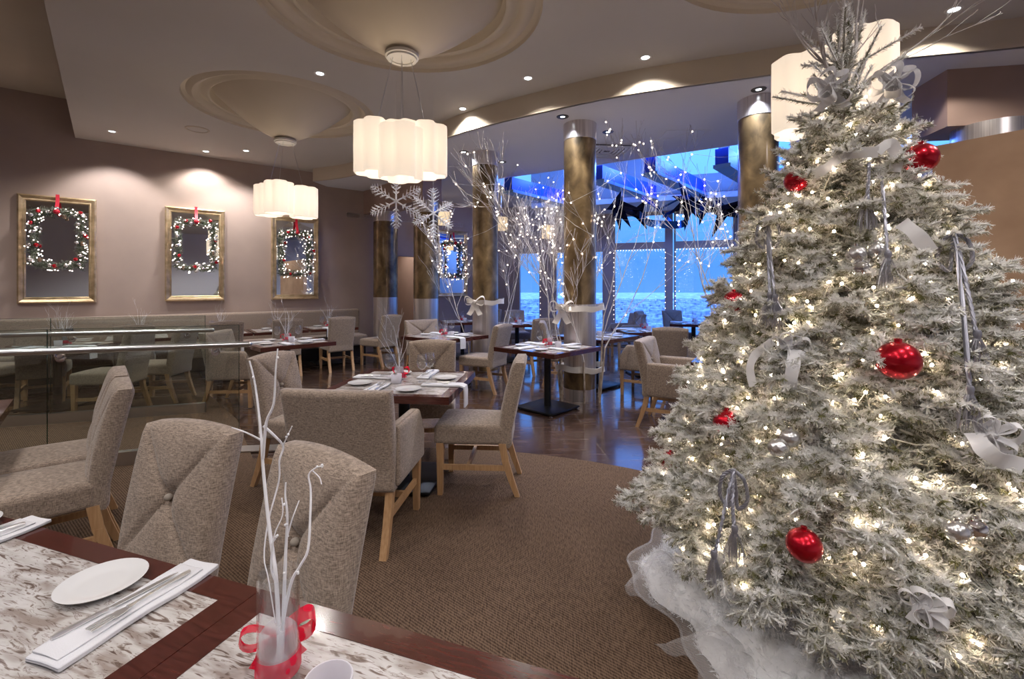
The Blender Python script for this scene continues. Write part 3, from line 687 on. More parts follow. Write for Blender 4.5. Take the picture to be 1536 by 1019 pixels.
# ------------------------------------------------------------------ tableware
def make_plate():
    o = MB().lathe([(.001, .003), (.045, .003), (.050, .0), (.057, .003), (.087, .014), (.089, .0165), (.086, .017), (.060, .008), (.045, .0075), (.001, .0075)], 40).build('side_plate', 'ceramic', smooth=50)
    return tag(o, 'plate', 'plate')
def make_napkin():
    def wob(p): return Vector((p.x + .003 * math.sin(p.y * 22), p.y, p.z + .002 * math.sin(p.y * 31 + p.x * 40)))
    m = MB(); m.rbox((0, 0, .006), (.098, .34, .011), .004, 2, wob, cuts=5); m.rbox((-.008, -.01, .0135), (.075, .30, .004), .0015, 1, wob, cuts=4)
    return tag(m.build('napkin', 'linen', smooth=50), 'napkin', 'napkin')
def make_drape_napkin():
    m = MB(); pts = []; 
    for i in range(14):
        s = i / 13 * .46
        if s < .30: pts.append((0, .02 + s - .30, .008))
        else: q = s - .30; pts.append((0, .028 + .02 * min(1, q / .03) * .6, .008 - max(0, q - .008)))
    n = [(1, 0, 0)] * 14
    for i, (p, _) in enumerate(zip(pts, n)): pass
    m.strip(pts, (1, 0, 0), .10, .011)
    o = m.build('napkin', 'linen', smooth=60); return tag(o, 'napkin', 'napkin')
def make_knife():
    t = thing('table_knife', 'knife', 'knife')
    m = MB(); pr = [(-.115, .0045), (-.10, .006), (-.06, .005), (-.02, .0045)]
    m.tube([(0, y, .004) for y, r in pr], [r for y, r in pr], 8); m.build('handle', 'cutlery', t)
    m = MB(); m.poly([(-.004, -.02), (.006, -.01), (.0085, .05), (.007, .10), (.001, .122), (-.005, .10), (-.005, 0)], .0035, .0052); m.build('blade', 'cutlery', t, smooth=0); return t
def make_fork():
    t = thing('table_fork', 'fork', 'fork')
    m = MB(); pr = [(-.105, .0045), (-.09, .0055), (-.04, .0032), (.02, .003), (.035, .005)]
    m.tube([(0, y, .004 + .004 * math.sin((y + .1) * 18)) for y, r in pr], [r for y, r in pr], 8); m.build('handle', 'cutlery', t)
    m = MB(); m.poly([(-.004, .03), (.004, .03), (.0115, .05), (.0115, .066), (-.0115, .066), (-.0115, .05)], .005, .0068)
    for k in range(4): m.box((-.0093 + k * .0062, .086, .0068 + .001), (.0033, .044, .002))
    m.build('tines', 'cutlery', t, smooth=0); return t
def make_glass():
    t = thing('wine_glass', 'wine glass', 'glass')
    MB().lathe([(.001, .092), (.012, .094), (.030, .110), (.041, .135), (.042, .155), (.036, .185), (.0325, .207), (.0315, .207), (.035, .185), (.041, .155), (.0395, .135), (.029, .111), (.011, .096), (.001, .094)], 24).build('bowl', 'clear_glass', t)
    MB().lathe([(.001, 0), (.036, 0), (.036, .002), (.012, .006), (.0045, .016), (.004, .088), (.008, .093), (.001, .094)], 20).build('stem', 'clear_glass', t); return t
def make_votive():
    t = thing('candle_cup', 'cup', 'candle holder')
    MB().lathe([(.001, 0), (.034, 0), (.037, .004), (.040, .066), (.0375, .066), (.034, .008), (.001, .007)], 24).build('cup', 'frosted', t)
    MB().lathe([(.001, .008), (.022, .008), (.022, .045), (.001, .046)], 16).build('candle', 'ceramic', t); return t
def make_shaker():
    t = thing('shaker', 'shaker', 'shaker')
    MB().lathe([(.001, 0), (.017, 0), (.017, .05), (.001, .05)], 14).build('body', 'clear_glass', t); MB().lathe([(.018, .048), (.018, .062), (.012, .068), (.001, .069)], 14).build('cap', 'chrome', t); return t
def bow_mesh(r=.05, w=.03, tail=.07, loops=2):
    """a two-loop bow in the local XZ plane, knot at the origin, facing -Y"""
    m = MB(); 
    for sx in (-1, 1):
        pts = [(sx * (r * 1.05 * math.sin(q) ** 1 * 1.0), -.01 - .012 * math.sin(q * 2), .55 * r * math.sin(q) * math.cos(q) * 1.6 + .2 * r * math.sin(q)) for q in [PI * i / 14 for i in range(15)]]
        m.strip(pts, [Vector((0, 1, .25 * sx)) for _ in pts], w)
        pts = [(sx * (.25 * i / 8 * r + .35 * r * (i / 8) ** 2), -.008 - .008 * math.sin(i * .9), -tail * i / 8) for i in range(9)]
        m.strip(pts, [Vector((1, .35 * math.sin(i * .8 + sx), .35 * sx)) for i in range(9)], w * .85)
    m.sphere((0, -.012, 0), w * .36, 10, 8)
    return m
def make_vase():
    t = thing('vase', 'vase', 'vase')
    MB().lathe([(.001, 0), (.034, 0), (.036, .003), (.036, .20), (.0335, .20), (.0335, .012), (.001, .011)], 32).build('glass_body', 'clear_glass', t)
    MB().lathe([(.0375, .018), (.039, .022), (.0385, .052), (.0375, .056)], 32).build('ribbon_band', 'red_ribbon', t)
    MB().lathe([(.001, .013), (.032, .013), (.032, .09), (.024, .10), (.001, .103)], 24).build('white_filling', 'white_fill', t)  # sheer white core in the lower half of the glass
    b = bow_mesh(.062, .034, .05).build('ribbon_bow', 'red_ribbon', t); b.location = (.0, .046, .058); b.rotation_euler = (0, 0, 0); return t
def twig(m, p, d, ln, r, lev, rng, spread=.5, up=.12, n=6, kids=3, minr=.0008, zmax=99, avoid=None):
    """a branching twig"""
    pts = [Vector(p)]; d = Vector(d).normalized(); rad = [r]; k = n
    for i in range(k):
        d = (d + Vector((rng.gauss(0, .10), rng.gauss(0, .10), rng.gauss(0, .07) + up * .15))).normalized()
        if pts[-1].z + d.z * ln / k > zmax: break
        e = pts[-1] + d * ln / k
        if avoid:
            g = Vector((e.x - avoid[0], e.y - avoid[1], 0))
            if g.length < avoid[2]: g = g.normalized() * avoid[2]; e.x = avoid[0] + g.x; e.y = avoid[1] + g.y
        pts.append(e); rad.append(max(minr, r * (1 - .75 * (i + 1) / k)))
    if len(pts) < 2: return []
    k = len(pts) - 1
    m.tube(pts, rad, 5 if r > .004 else 4)
    tips = [pts[-1]]
    if lev > 0 and k > 2:
        for j in range(kids):
            i = rng.randint(max(1, k // 4), k - 1); ax = (pts[i + 1] - pts[i]).normalized()
            s = Vector((rng.gauss(0, 1), rng.gauss(0, 1), rng.gauss(0, .6))); s = (s - ax * s.dot(ax)).normalized()
            tips += twig(m, pts[i], ax + s * spread * rng.uniform(.7, 1.3), ln * rng.uniform(.40, .65), rad[i] * .68, lev - 1, rng, spread, up, n, kids, minr, zmax, avoid)
    return tips
def make_twigs(seed=1, h=.36):
    rng = random.Random(seed); m = MB()
    for j, (dx, dy) in enumerate(((-.16, .02), (.05, .05), (.16, -.06), (-.02, -.12))):
        twig(m, (-dx * .10 + rng.uniform(-.006, .006), -dy * .1, .014), (dx, dy, 1), h * rng.uniform(.85, 1.2), .0032, 2, rng, .45, .3, 7, 2)
    return tag(m.build('twig_bundle', 'twig_white', smooth=60), 'twigs', 'twigs')
plate = Kit(make_plate, 'white side plates'); napkin = Kit(make_napkin, 'folded white napkins'); drape = Kit(make_drape_napkin, 'white napkins draped over table edges'); knife = Kit(make_knife, 'table knives'); fork = Kit(make_fork, 'table forks')
wine = Kit(make_glass, 'empty wine glasses'); votive = Kit(make_votive, 'frosted candle cups'); shaker = Kit(make_shaker, 'glass shakers'); vase = Kit(make_vase, 'ribboned glass vases')
twigk = [Kit(lambda s=s: make_twigs(s), 'white twig bundles in vases') for s in (3, 8, 14)]
def local(key, x, y, dz=0):
    X, Y, Z, R, ph = TB[key]; c, s = math.cos(R), math.sin(R); return (X + x * c - y * s, Y + x * s + y * c, Z + dz)
def setting(key, k, cut=False, hang=False, half=.46):
    X, Y, Z, R, ph = TB[key]; q = R + k * PI / 2; c, s = math.cos(q), math.sin(q)
    def W(x, y, dz=0): return (X + x * c - y * s, Y + x * s + y * c, Z + dz)
    dx, dy = s, -c   # the diner's side lies towards local -Y
    if abs(dx) > abs(dy): side = 'right-hand' if dx > 0 else 'left-hand'
    else: side = 'far' if dy > 0 else 'near'
    # a table turned by 45 degrees: name all four edges by picture direction
    if abs(abs(dx) - abs(dy)) < .45: side = ('far ' if dy > 0 else 'near ') + ('right' if dx > 0 else 'left')
    plate(W(.13, -half + .17), 0, 'white plate on the %s side of %s' % (side, ph))
    if hang: drape(W(-.11, -half, .0), q + PI, 'white napkin over the %s edge of %s' % (side, ph))
    else: napkin(W(-.11, -half + .19), q, 'folded napkin on the %s side of %s' % (side, ph))
    if cut:
        z = .0165 if not hang else .0145
        knife(W(-.085, -half + .20, z), q + .08, 'steel knife on the %s napkin of %s' % (side, ph)); fork(W(-.12, -half + .19, z), q - .06, 'steel fork on the %s napkin of %s' % (side, ph))
def centre(key, n=2, tw=0, sh=True, vpos=(.02, .08), h=1.):
    ph = TB[key][4]
    vase(local(key, *vpos), TB[key][3], 'clear vase with a red bow on ' + ph)
    twigk[tw](local(key, *vpos), tw * 1.3 + len(key), 'white twigs standing in the vase on ' + ph, h)
    votive(local(key, vpos[0] + .02, vpos[1] - .12), 0, 'frosted candle cup on ' + ph)
    for i, (x, y) in enumerate(((-.12, .02), (.14, .0), (.17, .10), (-.16, .12))[:n]):
        wine(local(key, x, y), 0, 'empty wine glass %s the vase on %s' % (('left of', 'right of', 'far right of', 'far left of')[i], ph))
    if sh: shaker(local(key, -.06, -.03), 0, 'small glass shaker beside the vase on ' + ph)
for k in range(4): setting('M', k, True, hang=(k == 1))
centre('M', 3, 0, True, (-.06, .06), 1.05)
for k in range(4): setting('T2', k, False, hang=(k in (3,)))
centre('T2', 2, 1)
for k in range(4): setting('T3', k, False, hang=(k == 1))
centre('T3', 2, 2, True, (.06, .02), .55)
for k in (0, 1, 2): setting('T4', k, False, hang=(k == 0))
centre('T4', 2, 1, True, (.0, .0), .6)
for k in (0, 1): setting('T5', k, False, hang=(k == 1))
centre('T5', 0, 2, False, h=.4)
for k in (3,): setting('T6', k)
for k in (0, 1, 3): setting('T7', k, False, hang=(k == 3))
centre('T7', 1, 0, h=.3)
for k in (0, 3): setting('T8', k)
centre('T8', 1, 2, False, h=.4)
for k in (0, 1): setting('T10', k, False, hang=(k == 1))
centre('T10', 1, 1, False, h=.4)
setting('T11', 0); centre('T11', 1, 0, False, h=.4)
for k in (0, 1, 3): setting('G1', k, False, hang=(k == 1))
centre('G1', 2, 2, False)
setting('L1', 2); setting('L1', 1, False, True)
for i, k in enumerate(('W1', 'W2', 'W3', 'W4', 'W5')):
    setting(k, 0, False, i in (3, 4), .43); setting(k, 2, False, False, .43); centre(k, 2, i % 3)

# foreground settings
def fgz(e, n, dz=0): p = FG(e, n); return (p.x, p.y, .75 + dz)
plate(fgz(-.375, -.118), 0, 'white plate left of the napkin in the foreground')
napkin(fgz(-.212, -.145), RZF + .04, 'folded white napkin under knife and fork in the foreground')
knife(fgz(-.235, -.165, .0165), RZF - .10 + PI * 0, 'steel knife on the foreground napkin'); fork(fgz(-.198, -.135, .0165), RZF + PI + .02, 'steel fork lying beside the knife on the foreground napkin')
napkin(fgz(-.915, -.145), RZF + .02, 'folded white napkin at the left picture edge on the foreground table')
plate(fgz(-1.085, -.09), 0, 'white plate cut off by the left picture edge')
knife(fgz(-.935, -.15, .0165), RZF + .03, 'steel knife at the left picture edge'); fork(fgz(-.90, -.13, .0165), RZF + PI, 'steel fork at the left picture edge')
vz = fgz(.245, -.185)
vase(vz, .464, 'large clear vase with a red spotted bow in the foreground')
votive(fgz(.385, -.215), 0, 'frosted candle cup right of the foreground vase')
# hand-shaped twigs of the foreground vase: silhouettes spread like the photo's
rng = random.Random(5); m = MB()
def stem(pts, r):
    P = [Vector((x, y, z)) for x, y, z in pts]; q = smooth3(P); m.tube(q, [max(.0011, r * (1 - .7 * i / len(q))) for i in range(len(q))], 6); return q
def smooth3(pts, n=4):
    out = []
    for i in range(len(pts) - 1):
        p0, p1, p2, p3 = pts[max(0, i - 1)], pts[i], pts[i + 1], pts[min(len(pts) - 1, i + 2)]
        for k in range(n):
            t = k / n; out.append(.5 * ((2 * p1) + (p2 - p0) * t + (2 * p0 - 5 * p1 + 4 * p2 - p3) * t * t + (3 * p1 - p0 - 3 * p2 + p3) * t ** 3))
    return out + [pts[-1]]
k_ = .861 / F    # metres per photo pixel at the vase
def vp(x, y, dy=0): return ((x - 423) * k_, dy, (1013 - y) * k_)
stem([vp(425, 1000), vp(420, 880), vp(405, 800, .01), vp(392, 720, .02), vp(388, 660, .02), vp(375, 590, .03), vp(366, 552, .03)], .0042)
stem([vp(391, 700, .02), vp(405, 640), vp(420, 610, -.01), vp(427, 560, -.02), vp(430, 528, -.02)], .003)
stem([vp(389, 672, .02), vp(375, 655, .0), vp(358, 645, -.01)], .0022)
stem([vp(392, 650, .02), vp(405, 668, .03), vp(410, 690, .05), vp(404, 712, .05), vp(403, 745, .05), vp(395, 800, .03), vp(393, 850, .02), vp(405, 885, .01), vp(428, 1000, 0)], .0026)
stem([vp(410, 688, .05), vp(420, 672, .04), vp(428, 655, .04)], .0018)
stem([vp(424, 1000, .01), vp(432, 880), vp(434, 830), vp(440, 775, -.01), vp(437, 745, -.01), vp(438, 726, -.01)], .0036)
stem([vp(436, 810), vp(443, 785, .0), vp(450, 760, .01)], .0018)
stem([vp(422, 1000, -.01), vp(445, 880, -.015), vp(462, 845, -.02), vp(474, 820, -.02), vp(474, 770, -.01), vp(471, 740, 0), vp(468, 718, 0), vp(478, 708, 0), vp(490, 704, 0)], .0032)
stem([vp(420, 880), vp(416, 850, -.01), vp(425, 800, -.02), vp(437, 770, -.02), vp(436, 745, -.02)], .0020)
stem([vp(412, 822), vp(420, 812, -.005), vp(424, 806, -.01)], .0015)
stem([vp(474, 712, 0), vp(484, 722, 0), vp(487, 732, 0)], .0012)
for i in range(26):
    v = Vector(random.choice(m.v)); m.sphere(v, .0026, 6, 4)
o = m.build('twig_bundle', 'twig_white', smooth=60); o.location = (vz[0], vz[1], vz[2] + .012)
tag(o, 'tall white painted twigs standing in the foreground vase', 'twigs', 'white twig bundles in vases')

# ------------------------------------------------------------------ glass rails
def rail(p_end, d, length, label):
    """glass balustrade ending at p_end and running back along -d; local +X points to the free end"""
    t = thing('glass_railing', label, 'railing', (p_end[0], p_end[1], .008), math.atan2(d[1], d[0]))
    MB().box((-length / 2, 0, .055), (length, .06, .11)).build('base_channel', 'rail_steel', t, smooth=0)
    n = 3; g = length / n
    for i in range(n):
        x1 = -i * g - .0; x0 = -(i + 1) * g + .012
        p = MB().box(((x0 + x1) / 2, 0, .62), (x1 - x0, .013, 1.02)).build('glass_panel', 'rail_glass', t, smooth=0)
        MB().box((x1 - .001, 0, .62), (.003, .0135, 1.02)).build('panel_edge', 'rail_glass_edge', p, smooth=0)
        MB().box(((x0 + x1) / 2, 0, 1.131), (x1 - x0, .0135, .003)).build('panel_edge', 'rail_glass_edge', p, smooth=0)
    h = MB().tube([(-length, -.075, .965), (.02, -.075, .965), (.09, -.075, .965)], .0245, 16); h.sphere((.09, -.075, .965), .0245, 16, 10); h.build('handrail', 'rail_steel', t)
    for x in (-.18, -1.25, -2.3, -3.35):
        if x < -length: break
        m = MB(); m.tube([(x, -.012, .90), (x, .012, .90)], .032, 20); m.tube([(x, -.012, .90), (x, -.05, .90), (x, -.075, .925), (x, -.075, .955)], .007, 8); m.build('bracket', 'chrome', t)
rail((-3.60, 5.40), (.949, .316), 4.3, 'far glass railing with steel handrail, in front of the green-tinted chairs')
rail((-2.42, 4.08), (.945, .327), 4.0, 'near glass railing with steel handrail, closest to the foreground chairs')
tag(MB().box((0, 0, .006), (.9, .16, .012)).build('floor_strip', 'rail_steel', loc=(-2.15, 4.18, .008), rz=.12, smooth=0), 'flat metal threshold strip at the end of the near glass railing', 'floor strip')

# ------------------------------------------------------------------ mirrors and wreaths
def make_mirror():
    t = thing('wall_mirror', 'mirror', 'mirror'); W, H, fw = .90, 1.68, .095
    MB().box((0, -.022, 0), (W - 2 * fw + .01, .008, H - 2 * fw + .01)).build('mirror_glass', 'mirror', t, smooth=0)
    m = MB(); prof = [(0, 0), (0, -.05), (.02, -.062), (.05, -.05), (.062, -.040), (.078, -.044), (fw, -.028), (fw, 0)]
    cs = [(-1, -1), (1, -1), (1, 1), (-1, 1)]; rings = []
    for sx, sz in cs: rings.append([(sx * (W / 2 - a), y, sz * (H / 2 - a)) for a, y in prof])
    vs = [p for r in rings for p in r]; k = len(prof); fs = []
    for i in range(4):
        for j in range(k): fs.append((i * k + j, i * k + (j + 1) % k, ((i + 1) % 4) * k + (j + 1) % k, ((i + 1) % 4) * k + j))
    m.add(vs, fs).build('frame', 'gold_frame', t, smooth=25); return t
mirror = Kit(make_mirror, 'gold framed mirrors on the long wall')
def make_wreath(seed=0, w=.54, h=.83, nb=64):
    rng = random.Random(seed); t = thing('wreath', 'wreath', 'wreath')
    def path(s):   # rounded rectangle, 0..1
        P = 2 * (w + h); s = (s % 1) * P
        for L_, p0, d in ((w, (-w / 2, h / 2), (1, 0)), (h, (w / 2, h / 2), (0, -1)), (w, (w / 2, -h / 2), (-1, 0)), (h, (-w / 2, -h / 2), (0, 1))):
            if s <= L_:
                x, z = p0[0] + d[0] * s, p0[1] + d[1] * s; c = Vector((x, -.10, z)); 
                k = 1 - .10 * max(0, (abs(x) / (w / 2)) * (abs(z) / (h / 2)) - .5); return Vector((x * k, -.10, z * k))
            s -= L_
    P0 = []; P1 = []
    for i in range(760):
        s = rng.random(); p = path(s); q = path(s + .01); tn = (q - p).normalized() if (q - p).length > 1e-5 else Vector((1, 0, 0))
        d = Vector((rng.gauss(0, 1), rng.gauss(-.3, 1), rng.gauss(0, 1))).normalized()
        e = p + (d * .75 + tn * .6) * rng.uniform(.055, .125); e.y = min(e.y, -.06); P0.append(p); P1.append(e)
    V, Fc, R, ix = needle_arrays(np.array(P0), np.array(P1), 260, .022, .004, 50)
    g = fast_mesh('garland', V, Fc, 'garland', t)
    for i in range(nb):
        p = path((i + rng.random() * .7) / nb); d = Vector((rng.gauss(0, 1), -abs(rng.gauss(.8, .6)), rng.gauss(0, 1))).normalized()
        MBK['bulb'](t, p + d * rng.uniform(.075, .105))
    for i in range(26):
        p = path((i + rng.random()) / 26); d = Vector((rng.gauss(0, .8), -1, rng.gauss(0, .8))).normalized(); MBK['red' if i % 4 == 0 else ('cone' if i % 7 == 3 else 'silver')](t, p + d * rng.uniform(.05, .08))
    m = MB(); m.strip([(0, -.068, h / 2 + .28), (0, -.072, h / 2 + .18), (0, -.12, h / 2 + .10), (0, -.165, h / 2 + .03)], (1, 0, 0), .045, .003); m.sphere((0, -.17, h / 2), .04, 10, 8); m.build('ribbon', 'red_ribbon_solid', t); return t
_cache = {}
def child_copy(name, mat, mk):
    def f(par, p):
        if name not in _cache: _cache[name] = mk().build(name, mat)
        else:
            o = _cache[name].copy(); COL.objects.link(o); o.parent = par; o.location = p; return o
        o = _cache[name]; o.parent = par; o.location = p; return o
    return f
MBK = {'bulb': child_copy('light_bulb', 'bulb_pink', lambda: MB().ico((0, 0, 0), .0088)), 'red': child_copy('red_bauble', 'red_gloss', lambda: MB().sphere((0, 0, 0), .030, 12, 8)),
       'silver': child_copy('silver_bauble', 'silver_ball', lambda: MB().sphere((0, 0, 0), .029, 12, 8)), 'cone': child_copy('pine_cone', 'pinecone', lambda: MB().lathe([(.001, -.035), (.022, -.03), (.018, -.018), (.026, -.01), (.02, 0), (.024, .01), (.014, .02), (.016, .028), (.001, .04)], 10))}
mz = 2.06
for u, wl, ml in ((-1.145, 'square lit wreath with red ribbon on the leftmost mirror', 'gold framed mirror, leftmost on the long wall'), (.652, 'square lit wreath with red ribbon on the middle large mirror', 'gold framed mirror, middle one of the three large ones'), (2.343, 'dense lit wreath on the mirror behind the small pendant lamp', 'gold framed mirror behind the small pendant lamp'), (6.05, 'narrow lit wreath beyond the hallway columns', 'framed mirror beyond the hallway columns, reflecting blue windows')):
    p = UV(u, VW - .002, mz); mirror(p, RZ_ROOM, ml)
    wr = make_wreath(int(u * 10) + 20); wr.location = UV(u, VW - .03, mz + (.17 if u < 2 else .10)); wr.rotation_euler = (0, 0, RZ_ROOM); tag(wr, wl, 'wreath', 'lit wreaths on the mirrors')

# ------------------------------------------------------------------ pendant lamps
def lamp_light(par, loc, energy, col=(1, .86, .70), r=.06):
    l = bpy.data.lights.new('lamp', 'POINT'); l.energy = energy; l.color = col; l.shadow_soft_size = r
    o = bpy.data.objects.new('lamp', l); COL.objects.link(o); o.parent = par; o.location = loc; return o
def shade_mesh(h, s=.165):
    """wavy cloud-section opal shade, open above and below"""
    n = 64; ring = []
    for i in range(n):
        q = 2 * PI * i / n; r = s * (1 + .17 * math.cos(4 * q) * .75 - .06 * math.cos(8 * q)); ring.append((r * math.cos(q), r * math.sin(q)))
    vs = []; zs = [(-h / 2, .92), (-h / 2 + .012, 1), (0, 1.01), (h / 2 - .012, 1), (h / 2, .90), (h / 2 - .012, .96), (0, .97), (-h / 2 + .014, .96)]
    for z, k in zs: vs += [(x * k, y * k, z) for x, y in ring]
    fs = []; k = len(zs)
    for a in range(k):
        b = (a + 1) % k
        for i in range(n): fs.append((a * n + i, a * n + (i + 1) % n, b * n + (i + 1) % n, b * n + i))
    return MB().add(vs, fs)
def pendant(label, x, y, zc, ztop, spots, h=.44, s=.15, energy=14, canopy=True, rz=0):
    t = thing('pendant_lamp', label, 'lamp', (x, y, zc), rz)
    for i, (dx, dy, dz, q) in enumerate(spots):
        sh = shade_mesh(h, s).build('shade', 'opal', t); sh.location = (dx, dy, dz); sh.rotation_euler = (0, 0, q)
        MB().sphere((dx, dy, dz), .030, 12, 8).build('light_bulb', 'lamp_core', t)
        lamp_light(t, (dx, dy, dz + .02), energy)
        MB().tube([(dx, dy, dz + .03), (dx * .9, dy * .9, dz + h / 2 + .05), (dx * .35, dy * .35, ztop - zc - .02)], .0025, 5).build('cable', 'rail_steel', t)
    MB().lathe([(.001, 0), (.10, 0), (.10, -.012), (.125, -.014), (.125, .0), (.14, .004), (.14, .03), (.001, .03)], 36, (0, 0, ztop - zc - .018)).build('canopy', 'white_paint', t)
    return t
SP4 = [(-.21, -.05, -.03, .2), (.03, -.16, -.10, .5), (.20, .06, -.02, .1), (-.03, .16, .03, .7)]
pendant('large four-shade opal pendant lamp hanging from the front ceiling dome', -.945, 3.95, 2.68, 3.46, SP4, .44, .165, 1.5)
pendant('smaller-looking opal pendant lamp in front of the third mirror', -3.09, 6.27, 2.66, 3.46, [(-.25, .04, .0, .2), (.0, -.17, .0, .6), (.23, .05, -.03, .1)], .42, .165, 1.5)
pendant('large opal pendant lamp glowing behind the top of the fir', 2.08, 2.93, 2.72, 3.46, [(-.24, -.02, -.04, .15), (.03, -.14, .06, .5), (.22, .06, .02, .1)], .46, .17, 1.5)
for lb, (px, py, d) in (('small square pendant lamp nearest the small wreath mirror', (666, 328, 10.7)), ('small square pendant lamp just right of the second column', (752, 336, 10.6)), ('small square pendant lamp left of the ribboned column', (822, 348, 10.7))):
    p = at_d(px, py, d); t = thing('small_pendant', lb, 'lamp', p, .4, 'small square pendant lamps')
    MB().rbox((0, 0, 0), (.22, .22, .30), .012, 2).build('shade', 'opal_warm', t); MB().tube([(0, 0, .15), (0, 0, ZW - p.z)], .003, 5).build('cable', 'rail_steel', t); lamp_light(t, (0, 0, -.22), 1.5)

# ------------------------------------------------------------------ ceiling fittings
def make_downlight(dark=False):
    t = thing('downlight', 'd', 'downlight')
    q = .030 if dark else .042
    MB().lathe([(q, -.002), (q + .004, -.006), (.074 if dark else .062, -.005), (.078 if dark else .066, 0), (q, 0)], 24).build('trim_ring', 'dark_trim' if dark else 'white_paint', t)
    MB().lathe([(.001, -.0025), (q - .002, -.0025), (q - .002, 0), (.001, 0)], 20).build('lens', 'downlight_glow', t); return t
dl_w = Kit(make_downlight, 'white recessed downlights'); dl_d = Kit(lambda: make_downlight(True), 'dark ringed recessed downlights')
def downlight(kit, x, y, z, label, energy, ang=85, blend=.6, col=(1, .93, .86), aim=None):
    t = kit((x, y, z), 0, label)
    if energy:
        l = bpy.data.lights.new('lamp', 'SPOT'); l.energy = energy; l.color = col; l.spot_size = math.radians(ang); l.spot_blend = blend; l.shadow_soft_size = .04
        o = bpy.data.objects.new('lamp', l); COL.objects.link(o); o.parent = t; o.location = (0, 0, -.012)
        if aim: o.rotation_euler = Vector((aim[0], aim[1], aim[2])).to_track_quat('-Z', 'Y').to_euler()
def ceil_px(x, y, z): d = F * (z - CAMH) / (HY - y); return ((x - CX) / F * d, d)
WALLAIM = (VB.x * .42, VB.y * .42, -1)
for x, y, lb, e, aim in ((480, 110, 'downlight between the two visible ceiling domes', 130, None), (792, 117, 'downlight near the fascia, right of the front pendant', 90, None), (694, 163, 'downlight near the fascia, above the snowflakes', 80, None), (968, 86, 'downlight in the main ceiling right of centre', 80, None), (1431, 14, 'downlight at the top right behind the bare twigs', 40, None),
        (168, 197, 'downlight at the left of the ceiling over the leftmost mirror', 170, WALLAIM), (309, 227, 'downlight near the wall left of the rear dome', 80, WALLAIM), (369, 226, 'downlight near the wall beside the rear dome', 170, WALLAIM), (525, 248, 'downlight near the wall end over the hallway side', 120, WALLAIM)):
    X, Y = ceil_px(x, y, ZM); downlight(dl_w, X, Y, ZM - .001, 'white ' + lb, e * .5, 88 if aim else 132, .5, (.96, .95, 1.0) if aim else (1, .93, .86), aim)
for x, y, lb, e in ((844, 175, 'downlight directly above the ribboned column', 130), (912, 198, 'downlight right of the ribboned column', 110), (696, 228, 'downlight directly left of the second column', 110), (753, 243, 'downlight directly right of the second column', 100), (1138, 134, 'downlight above the column beside the fir', 120)):
    X, Y = ceil_px(x, y, ZW); Y -= 0; downlight(dl_d, X, Y, ZW - .001, 'dark ringed ' + lb, e * .5, 120, .6, (.78, .84, 1.0))
p = UV(4.9, VW + 1.1, 3.005); downlight(dl_w, p.x, p.y, p.z, 'added unseen downlight brightening the hallway behind the columns', 9, 140, .6)  # lamp added out of sight to brighten the dark hallway
# unseen downlights added as fill light behind and beside the camera
fill_lights = [(-2.6, 1.2, 24), (-.6, .2, 16), (1.2, .3, 26), (-4.6, 2.6, 50), (-4.4, -.6, 85), (-1.6, -1.8, 85), (1.2, -2.2, 85), (3.6, -.6, 85), (-6.2, 4.6, 70), (-5.4, 3.6, 50), (4.1, 1.9, 110), (3.0, 1.3, 26)]
for i, (X, Y, en) in enumerate(fill_lights):
    hi = X < -3.2 - .45 * Y * 0 and (Vector((X, Y)) - E0).dot(Vector((ed.y, -ed.x))) < 0
    downlight(dl_w, X, Y, ZM - .001 if not hi else ZM + .599, 'added unseen fill downlight in the dining room ceiling', en, 165 if X > 4 else 140, .5, (.98, .95, .98))
X, Y = ceil_px(296, 194, ZM); t = thing('ceiling_speaker', 'round ceiling speaker left of the rear dome', 'speaker', (X, Y, ZM), 0)
MB().lathe([(.13, 0), (.135, -.01), (.155, -.008), (.16, 0)], 32).build('rim', 'ceiling_warm', t); MB().lathe([(.001, -.004), (.13, -.004), (.13, 0)], 32).build('grille', 'ceiling_paint', t)
X, Y = ceil_px(910, 226, ZW); t = thing('ceiling_vent', 'square slotted air vent in the ceiling right of the ribboned column', 'vent', (X, Y, ZW), .1)
m = MB()
for k in range(5):
    a = .31 - k * .06
    for sx_, sy_ in ((1, 0), (-1, 0), (0, 1), (0, -1)): m.box((sx_ * a, sy_ * a, -.012 - .004 * (4 - k)), (.035 if sx_ else 2 * a, .035 if sy_ else 2 * a, .012))
m.build('louvre', 'plaster_pale', t, smooth=0); MB().box((0, 0, -.003), (.60, .60, .006)).build('duct', 'slate_dark', t, smooth=0)
for lb, x, y in (('pale square ceiling panel above the lit arch of twigs', 1022, 206), ('pale square ceiling panel left of the second column', 702, 256)):
    X, Y = ceil_px(x, y, ZW); tag(MB().box((X, Y, ZW - .004), (.62, .62, .012)).build('ceiling_panel', 'plaster_pale', smooth=0), lb, 'ceiling panel', 'pale ceiling panels')
X, Y = ceil_px(900, 250, ZW)
tag(MB().box((0, 0, 0), (.085, .04, .12)).build('fire_alarm', 'alarm_red', loc=UV(7.02, VW - .02, 1.38), rz=RZ_ROOM, smooth=0), 'small red fire alarm on the wall beyond the columns', 'fire alarm')

